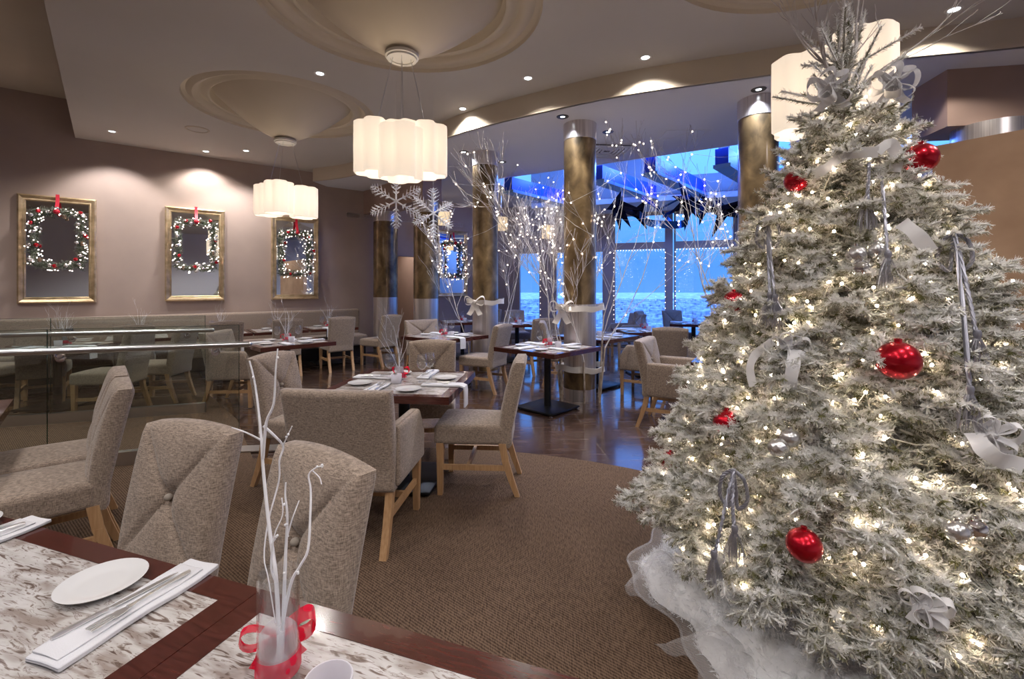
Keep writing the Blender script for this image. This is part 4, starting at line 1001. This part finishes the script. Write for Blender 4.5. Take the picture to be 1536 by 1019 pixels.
# ------------------------------------------------------------------ paper snowflakes
def snowflake(label, x, y, d, size, rz):
    p = at_d(x, y, d); t = thing('snowflake', label, 'snowflake', p, rz, 'hanging snowflakes'); 
    for k in range(6):
        q = k * PI / 3 + PI / 2; m = MB(); c, s = math.cos(q), math.sin(q)
        for dp in (0,):
            def P(a, b, y=0): return Vector((a * c - b * s, y, a * s + b * c))
            r = size / 2; m.tube([P(0, 0), P(r, 0)], [.011, .003], 5)
            for f, l in ((.26, .18), (.40, .27), (.54, .34), (.68, .30), (.80, .20), (.90, .12)):
                for sg in (-1, 1):
                    for yy in (-.02, .02): m.tube([P(r * f, 0), P(r * (f + l * .52), sg * r * l * .62, yy * 2)], [.0075, .002], 4)
                    m.tube([P(r * (f + l * .25), sg * r * l * .30), P(r * (f + l * .55), sg * r * l * .16)], [.005, .002], 4)
        m.build('arm', 'snow_paper', t, smooth=0)
    MB().tube([(0, 0, size / 2), (0, 0, ZM - p.z - .0)], .0012, 4).build('thread', 'wire_white', t)
snowflake('white hanging snowflake under the large pendant, left one', 594, 302, 5.2, .64, .25); snowflake('white hanging snowflake in front of the hallway column, right one', 650, 320, 5.5, .62, .75)

# ------------------------------------------------------------------ birch branches tied to the columns, with fairy lights
BULBMESH = MB().ico((0, 0, 0), .0105).build('light_bulb', 'bulb_small'); _bulb_used = [False]
def bulb_child(par, p, r=1.):
    if not _bulb_used[0]: o = BULBMESH; _bulb_used[0] = True
    else: o = BULBMESH.copy(); COL.objects.link(o)
    o.parent = par; o.location = Vector(p) - par.location; o.scale = (r, r, r); return o
def birch(x, y, seed, d, h, label, r=.015, lev=3, kids=5, trunk='birch_bark', avoid=None):
    rng = random.Random(seed); t = thing('birch_branch', label, 'branch', (x, y, 0), 0, None)
    m = MB(); pts = [Vector((0, 0, 0))]; d = Vector(d).normalized(); dd = Vector((d.x * .25, d.y * .25, 1)).normalized()
    for i in range(6): pts.append(pts[-1] + dd * h * .26 / 6 * 1.0)
    m.tube(pts, [r * (1 - .05 * i) for i in range(7)], 8); m.build('trunk', trunk, t)
    m = MB(); tips = twig(m, pts[-1], d, h * .74, r * .60, lev, rng, .42, .35, 8, kids, .0019, 3.56, avoid); m.build('twigs', 'birch_white', t, smooth=60)
    return t, m
LIGHTS = {}
def branch_group(col, specs, lname, lights, nb, group):
    allv = []
    for i, (dx, dy, d, h, lb, sd) in enumerate(specs):
        t, m = birch(col[0] + dx, col[1] + dy, sd, d, h, lb, kids=5 if lname in 'lm' else 3, avoid=(-dx, -dy, .235))
        t['group'] = group; allv += [Vector(v) + t.location for v in m.v if v[2] > .9]
    rng = random.Random(nb); t = thing('fairy_light_string', lights, 'string lights', (col[0], col[1], 0), 0, 'fairy lights in the branches')
    pick = rng.sample(allv, nb); pick.sort(key=lambda v: v.z)
    for v in pick: bulb_child(t, v + Vector((0, 0, -.008)))
    m = MB(); 
    chain = [pick[0]]; rest = pick[1:]
    while rest:
        nx_ = min(rest, key=lambda q: (q - chain[-1]).length); rest.remove(nx_)
        if (nx_ - chain[-1]).length < 2.5: m.tube([chain[-1] - t.location, (chain[-1] + nx_) / 2 - t.location + Vector((0, 0, -.03)), nx_ - t.location], .0016, 4, False)
        chain.append(nx_)
    m.build('wire', 'wire_white', t)
branch_group(C3, [(-.25, -.14, (-.22, .15, 1), 2.6, 'white birch branch tied on the left of the ribboned column, leaning left', 31), (-.25, .05, (-.40, .25, 1), 2.5, 'white birch branch spreading widest left of the ribboned column', 32), (-.20, .20, (-.12, .30, 1), 2.7, 'white birch branch at the back left of the ribboned column', 33), (.02, -.27, (-.06, .12, 1), 2.0, 'short white birch branch in front of the ribboned column', 34)], 'l', 'fairy lights among the branches left of the ribboned column', 99, 'birch branches tied to the columns')
branch_group(C3, [(.24, -.13, (.16, .06, 1), 3.1, 'tall white birch branch tied on the right of the ribboned column', 41), (.26, .06, (.32, .16, 1), 3.0, 'white birch branch leaning far right of the ribboned column', 42), (.22, -.22, (.45, .05, 1), 2.7, 'white birch branch crossing the window view to the right', 43), (.12, .26, (.22, .25, 1), 3.0, 'white birch branch behind the right side of the ribboned column', 44)], 'r', 'fairy lights among the branches right of the ribboned column', 70, 'birch branches tied to the columns')
branch_group(C2, [(.24, -.05, (.18, .15, 1), 2.7, 'white birch branch right of the second column', 51), (.25, .10, (.30, .25, 1), 2.5, 'white birch branch reaching right from the second column', 52), (-.24, -.05, (-.20, .15, 1), 2.1, 'white birch branch left of the second column', 53)], 'm', 'fairy lights around the second bronze column', 95, 'birch branches tied to the columns')
branch_group(C4, [(-.26, -.03, (-.18, .16, 1), 3.0, 'white birch branch left of the column beside the fir', 61), (-.25, .12, (-.38, .28, 1), 2.9, 'white birch branch arching left from the column beside the fir', 62), (-.1, -.28, (-.14, .12, 1), 2.9, 'white birch branch in front of the column beside the fir', 63)], 'n', 'fairy lights arching left of the column beside the fir', 62, 'birch branches tied to the columns')
# light strings framing the windows
t = thing('fairy_light_string', 'fairy lights outlining the tall window panes', 'string lights', WS(sE, .16, 0), 0, 'fairy lights along the windows')
m = MB()
def run(p, q, n):
    m.tube([p - t.location, (p + q) / 2 - t.location, q - t.location], .0015, 4, False)
    for i in range(n): bulb_child(t, p.lerp(q, (i + .5) / n), .75)
zt_ = 2.36
run(WS(sE + .03, .16, zt_), WS(sF - .03, .16, zt_), 18); run(WS(sE + .03, .16, .5), WS(sE + .03, .16, zt_), 16); run(WS(sF - .03, .16, .5), WS(sF - .03, .16, zt_), 14)
run(WS(sG + .03, .16, zt_), WS(sH - .03, .16, zt_), 18); run(WS(sG + .03, .16, .5), WS(sG + .03, .16, zt_), 16); run(WS(sB + .03, .14, .5), WS(sB + .03, .14, zt_), 12)
m.build('wire', 'wire_white', t)
# ribbons round the columns and trunks
def ribbon_band(col, z, label, bow, ang, rx=.30):
    t = thing('ribbon', label, 'ribbon', (col[0], col[1], z), 0, 'ivory ribbons tied round the columns'); pts = []; nr = []
    for i in range(49):
        q = 2 * PI * i / 48; pts.append((rx * math.cos(q), (.235 + .05 * abs(math.cos(q))) * math.sin(q) , .015 * math.sin(q * 2 + z) + .008 * math.sin(q * 7))); nr.append(Vector((.25 * math.sin(q * 5), .25 * math.cos(q * 3), 1)))
    MB().strip(pts, nr, .075, .004).build('band', 'ivory_ribbon', t)
    if bow:
        b = bow_mesh(.15, .09, .20).build('bow', 'ivory_ribbon', t); b.location = (rx * math.cos(ang), .27 * math.sin(ang) - .03, 0)
ribbon_band(C3, 1.205, 'ivory ribbon with a bow high on the ribboned column', True, math.radians(215), .32); ribbon_band(C3, .415, 'ivory ribbon low on the ribboned column', False, 0, .32); ribbon_band(C2, 1.24, 'ivory ribbon with a bow on the second bronze column', True, math.radians(240), .30)

# ------------------------------------------------------------------ hanging metal sculpture by the windows
p0 = at_d(1010, 306, 7.6); t = thing('hanging_sculpture', 'dark blue metal sculpture of spiky stars and curved bands hanging by the windows', 'sculpture', p0, 0)
k = 7.6 / F
def sp(x, y, dy=0): return Vector(((x - 1010) * k, dy, (306 - y) * k))
def shard(m, c, tip, w): 
    c = Vector(c); tip = Vector(tip); d = (tip - c).normalized(); a = d.cross(Vector((0, 1, 0))).normalized() * w; b = d.cross(a).normalized() * w * .55
    m.add([c + a, c + b, c - a, c - b, tip, c - d * w], [(0, 1, 4), (1, 2, 4), (2, 3, 4), (3, 0, 4), (1, 0, 5), (2, 1, 5), (3, 2, 5), (0, 3, 5)])
for cx_, cy_, dy, tips in ((926, 308, 0, [(938, 280), (915, 330), (952, 340), (905, 318), (935, 345), (958, 318)]), (962, 316, .2, [(935, 308), (970, 345), (985, 318), (968, 300)]), (1034, 302, 0, [(1024, 266), (1019, 350), (1060, 328), (1000, 298), (1052, 296), (1037, 330), (1010, 318)]), (1064, 300, .15, [(1062, 283), (1046, 340), (1085, 296), (1080, 330), (1040, 310)]), (1082, 318, -.1, [(1072, 356), (1103, 304), (1060, 305), (1098, 332), (1075, 290)])):
    m = MB()
    for i, q in enumerate(tips): shard(m, sp(cx_, cy_, dy), sp(q[0], q[1], dy + ((-1) ** i) * .22), .10)
    m.build('metal_star', 'sculpture', t, smooth=0)
for pts, w_ in (([(962, 320, .1), (970, 335, -.1), (990, 340, -.25), (1012, 340, -.25), (1032, 332, .0)], .13), ([(968, 293, .2), (990, 303, .3), (1003, 320, .2), (1008, 335, 0)], .09), ([(1000, 322, .2), (1020, 312, .3), (1036, 300, .2)], .07), ([(988, 315, 0), (1012, 302, -.1), (1035, 292, 0)], .035)):
    P = smooth3([sp(*q) for q in pts], 5); MB().strip(P, [Vector((.15, .3, 1)) for _ in P], w_, .006).build('metal_band', 'sculpture_blue', t)
for x in (940, 1034, 1082): MB().tube([sp(x, 300), Vector((sp(x, 300).x, 0, 5.25 - p0.z if x < 1000 else 5.25 - p0.z))], .002, 4).build('cable', 'rail_steel', t)

# ------------------------------------------------------------------ the flocked fir
TX, TY = 1.49, 2.07
def tree_r(z): return max(.03, .470 + (1.48 - z) * .415)
tree = thing('christmas_tree', 'tall white flocked fir covered in warm fairy lights at the right', 'tree', (TX, TY, .008))
def build_fir():
    rng = np.random.default_rng(5); P0 = []; P1 = []; wood = MB(); bulbs = []
    NBO = 420; zb, zt = .30, 2.50
    for kx in range(NBO):
        t = (kx + .5) / NBO; hz = 1 - math.sqrt(1 - t * .985); z = zb + (zt - zb) * hz; ang = kx * 2.399963 + rng.normal() * .15
        R = tree_r(z) * rng.uniform(.84, 1.04); up = -.10 + .95 * hz ** 1.5 + rng.normal() * .08
        o = np.array([math.cos(ang), math.sin(ang), 0.]); lat = np.array([-o[1], o[0], 0.])
        z0 = z - up * R * .9 + .05
        def path(s): return np.array([0, 0, z0]) + o * R * s + np.array([0, 0, up * R * s + .06 * math.sin(s * 3.0) * R]) + lat * (.05 * R * math.sin(s * 2.2 + kx))
        pts = [path(s) for s in np.linspace(0, 1, 7)]
        wood.tube([tuple(p) for p in pts], [.011 * (1 - .8 * i / 6) * (.5 + R * .6) for i in range(7)], 4, False)
        s0 = .30 if R > .5 else .18
        n = max(4, int(R * (1 - s0) / .034))
        def finger(p, d, ln):
            """a short flocked finger, bending slightly"""
            d2 = d + np.array([0, 0, rng.normal() * .18 - .06]) + lat * rng.normal() * .12; d2 /= np.linalg.norm(d2); c = p + d * ln * .55
            P0.append(p); P1.append(c); P0.append(c); P1.append(c + d2 * ln * .45)
        for j in range(n + 1):
            s = s0 + (1 - s0) * j / n; p = path(s); q = path(min(1, s + .02)) if s < .99 else path(s) * 2 - path(s - .02)
            T = (q - p) / (np.linalg.norm(q - p) + 1e-9)
            if j == n:
                for sg in (-1, 0, 1): d = T + lat * sg * .75; finger(p, d / np.linalg.norm(d), rng.uniform(.045, .075))
                continue
            P0.append(p); P1.append(path(s + (1 - s0) / n))
            if rng.random() < .5: d = T * .6 + np.array([0, 0, .75]) + lat * rng.normal() * .4; finger(p, d / np.linalg.norm(d), rng.uniform(.04, .07))
            for sg in (-1, 1):
                ln = min(.15, .05 + .20 * (1 - s) * R + .02) * rng.uniform(.75, 1.2)
                d = T * .62 + lat * sg * (.78 + rng.normal() * .15) + np.array([0, 0, rng.normal() * .30]); d /= np.linalg.norm(d)
                finger(p, d, ln); e = p + d * ln
                if ln > .07:
                    for f in (.35, .6, .8):
                        for s2 in (-1, 1):
                            if rng.random() < .8:
                                L2 = np.cross(d, [0, 0, 1]); L2 /= np.linalg.norm(L2); d2 = d * .66 + L2 * s2 * .75 + np.array([0, 0, rng.normal() * .3]); d2 /= np.linalg.norm(d2)
                                finger(p + (e - p) * f * .9, d2, ln * (.62 - .3 * f) * rng.uniform(.8, 1.25) + .012)
        bulbs.append(path(rng.uniform(.72, .99)) + np.array([0, 0, .022]) + lat * rng.normal() * .07)
    # upright fingers at the top
    for (dx, dy, L_) in ((0, 0, .42), (.03, -.02, .30), (-.05, .0, .25), (.08, .02, .27), (.14, -.03, .26), (-.12, .02, .22), (.02, -.10, .20), (.18, .04, .24)):
        b = np.array([dx * .2, dy * .2, 2.44]); e = b + np.array([dx * 1.6, dy * 1.4, 1.0]) / math.hypot(1, dx * 1.6) * L_; n = 4
        for i in range(n): P0.append(b + (e - b) * i / n); P1.append(b + (e - b) * (i + 1) / n)
    for i in range(26):
        a = rng.random() * 2 * PI; zz = rng.uniform(2.15, 2.5); b = np.array([0, 0, zz]); L_ = rng.uniform(.16, .30); el = rng.uniform(.3, 1.1); e = b + np.array([math.cos(a) * math.cos(el), math.sin(a) * math.cos(el), math.sin(el)]) * L_
        for k2 in range(3): P0.append(b + (e - b) * k2 / 3); P1.append(b + (e - b) * (k2 + 1) / 3)
    P0 = np.array(P0); P1 = np.array(P1)
    V, Fc, R, ix = needle_arrays(P0, P1, 950, .0185, .0036, 58)
    sprig = rng.normal(0, .16, len(P0))
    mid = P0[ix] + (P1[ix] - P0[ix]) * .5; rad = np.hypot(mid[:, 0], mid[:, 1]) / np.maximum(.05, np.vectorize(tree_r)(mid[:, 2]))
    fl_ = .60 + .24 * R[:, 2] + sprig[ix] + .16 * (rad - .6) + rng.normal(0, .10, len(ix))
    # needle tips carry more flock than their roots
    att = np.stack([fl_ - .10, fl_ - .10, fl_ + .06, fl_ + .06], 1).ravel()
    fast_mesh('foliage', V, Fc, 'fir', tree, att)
    # flocked twig cores
    D = P1 - P0; Ln = np.linalg.norm(D, axis=1)[:, None]; T = D / Ln; ref = np.where(np.abs(T[:, 2:3]) < .9, np.array([[0, 0, 1.]]), np.array([[1., 0, 0]])); A = np.cross(T, ref); A /= np.linalg.norm(A, axis=1)[:, None]; B = np.cross(T, A); r0, r1 = .0052, .0040
    ring = lambda P, r: [P + A * r, P + (-.5 * A + .866 * B) * r, P + (-.5 * A - .866 * B) * r]
    Vc = np.stack(ring(P0, r0) + ring(P1, r1), 1).reshape(-1, 3); q = np.arange(len(P0))[:, None, None] * 6
    Fq = (q + np.array([[0, 1, 4, 3], [1, 2, 5, 4], [2, 0, 3, 5]])[None]).reshape(-1, 4)
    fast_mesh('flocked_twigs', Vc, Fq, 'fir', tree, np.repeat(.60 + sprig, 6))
    wood.build('boughs', 'bark', tree); MB().tube([(0, 0, 0), (0, 0, 1.2), (0, 0, 2.5)], [.055, .035, .008], 10).build('trunk', 'bark', tree)
    return bulbs
tree_bulbs = build_fir()
st = thing('fairy_light_string', 'warm fairy lights wound through the flocked fir', 'string lights', (TX, TY, .008), 0)
camdir = Vector((-TX, -TY, 0)).normalized()
extra = []
rng = random.Random(21)
for i in range(230):
    z = .42 + 1.95 * (1 - math.sqrt(rng.random())); a = math.atan2(camdir.y, camdir.x) + rng.uniform(-1.7, 1.7); r = tree_r(z) * rng.uniform(.74, .98); extra.append(Vector((r * math.cos(a), r * math.sin(a), z)))
ALLB = [Vector(p) for p in tree_bulbs] + extra
ALLB.sort(key=lambda p: -(p.x * camdir.x + p.y * camdir.y))
b0 = None; rest = MB()
for i, p in enumerate(ALLB):
    if i < 100:
        if b0 is None: b0 = MB().ico((0, 0, 0), .0058).build('light_bulb', 'bulb_warm', st); b0.location = p
        else: o = b0.copy(); COL.objects.link(o); o.location = p
    else: rest.ico(p, .0058)
o = rest.build('light_bulbs', 'bulb_warm', st); o['kind'] = 'stuff'
m = MB(); srt = sorted(ALLB, key=lambda p: (round(p.z / .12), math.atan2(p.y, p.x)))
for a, b in zip(srt, srt[1:]):
    if (a - b).length < .45: c = (a + b) / 2; c = Vector((c.x * .93, c.y * .93, c.z - .03)); m.tube([a, c, b], .0018, 4, False)
m.build('wire', 'wire_white', st)

def on_tree(x, y, out=1.0):
    """where the sight line of a pixel meets the fir's outline"""
    r = Vector(((x - CX) / F, 1, -(y - HY) / F)); best = None
    for i in range(900):
        d = .8 + i * .002; p = Vector((0, 0, CAMH)) + r * d; q = math.hypot(p.x - TX, p.y - TY) - tree_r(p.z) * out
        if q <= 0: return p
        if best is None or q < best[0]: best = (q, p)
    return best[1]
# baubles
def make_ball(mat='red_ball', r=.056):
    t = thing('bauble', 'b', 'bauble'); MB().sphere((0, 0, 0), r, 32, 20, .98).build('ball', mat, t)
    MB().lathe([(.010, r * .95), (.010, r + .007), (.004, r + .009), (.001, r + .009)], 14).build('cap', 'silver_ball' if mat != 'red_ball' else mat, t); return t
def make_swirl():
    t = thing('bauble', 'b', 'bauble'); m = MB(); n, mm = 40, 20; vs = []
    for j in range(mm + 1):
        for i in range(n):
            a = PI * j / mm; q = 2 * PI * i / n; r = .042 * (1 + .05 * math.sin(8 * q + 5 * a)); vs.append((r * math.sin(a) * math.cos(q), r * math.sin(a) * math.sin(q), -.042 * math.cos(a)))
    m.add(vs, [(j * n + i, j * n + (i + 1) % n, (j + 1) * n + (i + 1) % n, (j + 1) * n + i) for j in range(mm) for i in range(n)]).build('ball', 'silver_ball', t); MB().lathe([(.008, .038), (.008, .052), (.001, .053)], 12).build('cap', 'silver_mirror', t); return t
red = Kit(make_ball, 'red baubles on the fir'); sil = Kit(lambda: make_ball('silver_ball', .040), 'silver baubles on the fir'); mir = Kit(lambda: make_ball('silver_mirror', .038), 'silver baubles on the fir'); swl = Kit(make_swirl, 'silver baubles on the fir')
for x, y, out, sc, lb in ((1381, 238, 1.12, 1.05, 'shiny red bauble at the upper right of the fir'), (1194, 272, 1.0, .85, 'red bauble at the upper left of the fir near the lamp'), (1347, 541, 1.10, 1.12, 'largest shiny red bauble in the middle right of the fir'), (1206, 818, 1.06, .92, 'dark red bauble hanging lowest on the fir'), (1090, 634, .97, .92, 'red bauble half covered by branches at lower left'), (1101, 452, .95, .85, 'red bauble at the left edge, above the lower ones'), (1006, 692, .93, .8, 'red bauble peeping out at the far left edge of the fir')):
    p = on_tree(x, y, out); red(p, .3, lb, sc)
for kt, x, y, out, lb in ((swl, 1284, 383, 1.02, 'ridged silver bauble near the centre of the upper fir'), (sil, 1314, 376, .99, 'plain silver bauble right of the ridged one, upper fir'), (mir, 1292, 404, 1.02, 'small mirrored silver bauble just below the ridged one'), (sil, 1185, 657, 1.02, 'plain silver bauble at the lower left centre of the fir'), (swl, 1168, 672, 1.03, 'ridged silver bauble at the lower left centre of the fir'), (sil, 1434, 797, 1.03, 'plain silver bauble at the lower right of the fir'), (mir, 1463, 793, 1.01, 'mirrored silver bauble at the lower right of the fir')):
    kt(on_tree(x, y, out), .5, lb, .82)
# rope tassels
def rope(m, pts, r=.0065):
    P = smooth3([Vector(p) for p in pts], 8); acc = 0
    for ph in (0, 2 * PI / 3, 4 * PI / 3):
        out = []; acc = 0; 
        for i, p in enumerate(P):
            t = (P[min(i + 1, len(P) - 1)] - P[max(i - 1, 0)]).normalized(); a = t.orthogonal().normalized() if abs(t.z) < .2 else t.cross(Vector((0, 1, 0))).normalized(); b = t.cross(a); acc += (P[i] - P[i - 1]).length if i else 0
            q = ph + acc * 150; out.append(p + (a * math.cos(q) + b * math.sin(q)) * r * .62)
        m.tube(out, r * .6, 5)
def tassel(label, top, ends, loops=True, rz=0.):
    """top: pixel where the cord is knotted; ends: pixels where the tassels hang"""
    T = on_tree(top[0], top[1], 1.08); t = thing('rope_tassel', label, 'tassel', T, 0, 'silver rope tassels on the fir'); m = MB(); frin = []
    right = Vector((TY, -TX, 0)).normalized()
    for ex, ey in ends:
        E = on_tree(ex, ey, 1.10); e = E - T; mid = e * .5 + Vector((0, 0, -.01)) + camdir * .02
        rope(m, [(0, 0, 0), mid, e])
        MB().lathe([(.004, .028), (.009, .026), (.0115, .018), (.010, .006), (.0075, 0), (.010, -.008)], 12, e).build('tassel_head', 'silver_rope', t)
        f = MB(); rg = random.Random(int(ex))
        for i in range(46):
            a = rg.random() * 2 * PI; s = rg.random() ** .5; b = e + Vector((.010 * s * math.cos(a), .010 * s * math.sin(a), 0)); c = b + Vector((.024 * s * math.cos(a) + rg.gauss(0, .007), .024 * s * math.sin(a) + rg.gauss(0, .007), -.075 - rg.random() * .035)); f.tube([b, (b + c) / 2 + Vector((.004 * math.cos(a), .004 * math.sin(a), .0)), c], .0013, 3, False)
        f.build('fringe', 'silver_thread', t)
    if loops:
        for k in (-1, 1):
            rope(m, [(0, 0, 0), right * k * .035 + Vector((0, 0, -.03)), right * k * .045 + Vector((0, 0, -.10)), right * k * .015 + Vector((0, 0, -.135)), right * k * .008 + Vector((0, 0, -.07)), (0, 0, 0)])
    m.build('cord', 'silver_rope', t)
tassel('silver rope tassel with loops at the upper left of the fir', (1152, 326), ((1155, 448), (1163, 452)))
tassel('silver rope tassel hanging centrally below the top bow', (1304, 245), ((1300, 305),), False); tassel('long silver rope tassel ending beside the silver baubles', (1322, 262), ((1332, 388),), False)
tassel('silver rope tassel with thick knot at the upper right of the fir', (1432, 350), ((1466, 508), (1455, 592)))
tassel('silver rope tassel low on the left side of the fir', (1100, 705), ((1071, 838), (1102, 800)))
# silver ribbons and bows
def bow(label, x, y, out, size, rz=0.):
    p = on_tree(x, y, out); t = thing('ribbon_bow', label, 'bow', p, math.atan2(TX, -TY) * 0 + rz - .6, 'silver ribbon bows on the fir')
    for k in range(3):
        b = bow_mesh(size * (1 - .12 * k), size * .55, size * (1.0 if k == 0 else .4)).build('loops', 'silver_ribbon', t); b.rotation_euler = (.3 * k, k * 1.05, .2 * k); b.location = (0, -.012 * k, 0)
bow('big crumpled silver bow left of the tree top', 1248, 135, 1.5, .085); bow('big silver bow right of the tree top', 1338, 128, 1.5, .08, .3); bow('silver ribbon bow at the left centre of the fir', 1186, 520, 1.03, .06); bow('silver ribbon bow low at the right, over the skirt', 1388, 905, 1.03, .055); bow('silver ribbon bow at the right picture edge', 1485, 650, 1.04, .065)
def curl(label, px, w=.042):
    P = smooth3([on_tree(x, y, o_) for x, y, o_ in px], 6); t0 = P[0]; nr = [Vector((.25, -.35, 1)) + Vector((0, 0, .5 * math.sin(i * .5))) for i in range(len(P))]
    nr = []
    for i in range(len(P)):
        tn = (P[min(i + 1, len(P) - 1)] - P[max(i - 1, 0)]).normalized(); nr.append(tn.cross(camdir).normalized() + camdir * .5 * math.sin(i * .45))
    o = MB().strip([p - t0 for p in P], nr, w, .0012).build('ribbon', 'silver_ribbon', loc=t0, smooth=60); tag(o, label, 'ribbon', 'loose silver ribbons on the fir')
curl('silver ribbon sweeping down left from below the top bow', [(1318, 228, 1.25), (1270, 232, 1.22), (1240, 252, 1.2), (1222, 262, 1.12)]); curl('silver ribbon curling right below the top bow', [(1315, 228, 1.25), (1335, 215, 1.3), (1345, 235, 1.2), (1342, 258, 1.1)])
curl('short straight silver ribbon at the upper right of the fir', [(1352, 334, 1.1), (1375, 352, 1.12), (1395, 378, 1.08)], .05); curl('silver ribbon falling beside the left centre bow', [(1192, 525, 1.08), (1190, 545, 1.13), (1186, 568, 1.12), (1182, 590, 1.05)], .045)
curl('silver ribbon arching left of the left centre bow', [(1160, 512, 1.05), (1135, 530, 1.08), (1125, 552, 1.08), (1130, 580, 1.04)], .03); curl('long silver ribbon running off the right picture edge', [(1462, 650, 1.05), (1475, 672, 1.12), (1500, 690, 1.14), (1536, 700, 1.1)], .05)
# bare birch twigs pushed into the top
for i, (dx, dy, L_, lb, sd) in enumerate(((-.42, -.05, .75, 'bare birch twig leaning left out of the tree top', 3), (-.10, -.1, .8, 'bare birch twig rising straight from the tree top', 4), (.12, .0, .85, 'bare birch twig just right of the tree top leader', 6), (.30, .05, .75, 'bare birch twig leaning right out of the tree top', 8), (.95, -.05, .80, 'long bare twig sweeping right from the tree top', 9), (-.22, .15, .6, 'thin bare twig at the back left of the tree top', 12))):
    m = MB(); rg = random.Random(sd); twig(m, (dx * .05, 0, 0), (dx, dy, 1 if dx < .9 else .55), L_, .0075 if dx < .5 else .0045, 2, rg, .32, .25, 8, 3, .0014, ZM - 2.36 - .06); tag(m.build('birch_twig', 'birch_white', loc=(TX, TY, 2.36), smooth=60), lb, 'twig', 'bare twigs in the tree top')

# tree skirt: sheer tulle heaped over fluffy batting
t = thing('tree_skirt', 'white tulle and fluffy batting heaped round the foot of the fir', 'tree skirt', (TX, TY, .008))
n, mm = 180, 26; vs = []
def rim(a): return .90 + .06 * math.sin(a * 3 + 1) + .045 * math.sin(a * 7 + .4) + .02 * math.sin(a * 17)
for j in range(mm + 1):
    for i in range(n):
        a = 2 * PI * i / n; s = j / mm; R = rim(a); r = .60 + (R - .60) * s
        z = .02 + .075 * math.sin(PI * min(1, (.35 + .65 * s) * 1.02)) ** .8 * (.55 + .45 * mnoise.noise((math.cos(a) * 2.6, math.sin(a) * 2.6, s * 2))) + .022 * math.sin(a * 23 + 5 * s) * s * (1 - s) * 2 + .03 * abs(math.sin(a * 9 + s * 4)) * s * (1 - .8 * s)
        vs.append((r * math.cos(a), r * math.sin(a), max(.006, z)))
fs = [(j * n + i, j * n + (i + 1) % n, (j + 1) * n + (i + 1) % n, (j + 1) * n + i) for j in range(mm) for i in range(n)]
MB().add(vs, fs).build('tulle', 'tulle', t, smooth=180)
hem = [Vector((rim(2 * PI * i / n) * math.cos(2 * PI * i / n), rim(2 * PI * i / n) * math.sin(2 * PI * i / n), .012 + .01 * abs(math.sin(i * .37)))) for i in range(n + 1)]
MB().tube(hem, .006, 5, False).build('hem', 'tulle', t)
# two loose folds standing up at the edge
for a0, r0, h, w_ in ((math.radians(168), .91, .16, .36), (math.radians(205), .89, .13, .42), (math.radians(225), .88, .09, .30)):
    vs = []; n2, m2 = 18, 10
    for j in range(m2 + 1):
        for i in range(n2 + 1):
            u = i / n2 - .5; s = j / m2; a = a0 + u * w_; r = r0 - .22 * (1 - s) + .05 * math.sin(u * 9) * s; z = .02 + h * math.sin(PI * (.15 + .85 * s)) * (math.cos(u * PI)) + .012 * math.sin(u * 30 + s * 3); vs.append((r * math.cos(a), r * math.sin(a), max(.005, z)))
    MB().add(vs, [(j * (n2 + 1) + i, j * (n2 + 1) + i + 1, (j + 1) * (n2 + 1) + i + 1, (j + 1) * (n2 + 1) + i) for j in range(m2) for i in range(n2)]).build('tulle_fold', 'tulle', t, smooth=180)
vs = []; n, mm = 160, 30
for j in range(mm + 1):
    for i in range(n):
        a = 2 * PI * i / n; s = j / mm; r = .06 + (rim(a) - .13) * s; x, y = r * math.cos(a), r * math.sin(a)
        z = .19 * (1 - s ** 5) * (.75 + .5 * mnoise.noise((x * 3, y * 3, .3))) + .022 * mnoise.noise((x * 14, y * 14, 1)) + .010 * mnoise.noise((x * 40, y * 40, 2)); vs.append((x, y, max(.004, z)))
fs = [(j * n + i, j * n + (i + 1) % n, (j + 1) * n + (i + 1) % n, (j + 1) * n + i) for j in range(mm) for i in range(n)]
MB().add(vs, fs).build('batting', 'batting', t, smooth=180)

vb = np.array(vs); pk = vb[RNG.integers(0, len(vb), 42000)]; n_f = len(pk); pk = pk + RNG.normal(0, .006, (n_f, 3)); pk[:, 2] = np.maximum(pk[:, 2], .004)
d = RNG.normal(0, 1, (n_f, 3)); d[:, 2] = np.abs(d[:, 2]) * .8; d /= np.linalg.norm(d, axis=1)[:, None]
V, Fc, R, ix = needle_arrays(pk, pk + d * .004, 500, .022, .0022, 40, .8)
o = fast_mesh('batting_fibres', V, Fc, 'batting', t); o['kind'] = 'stuff'
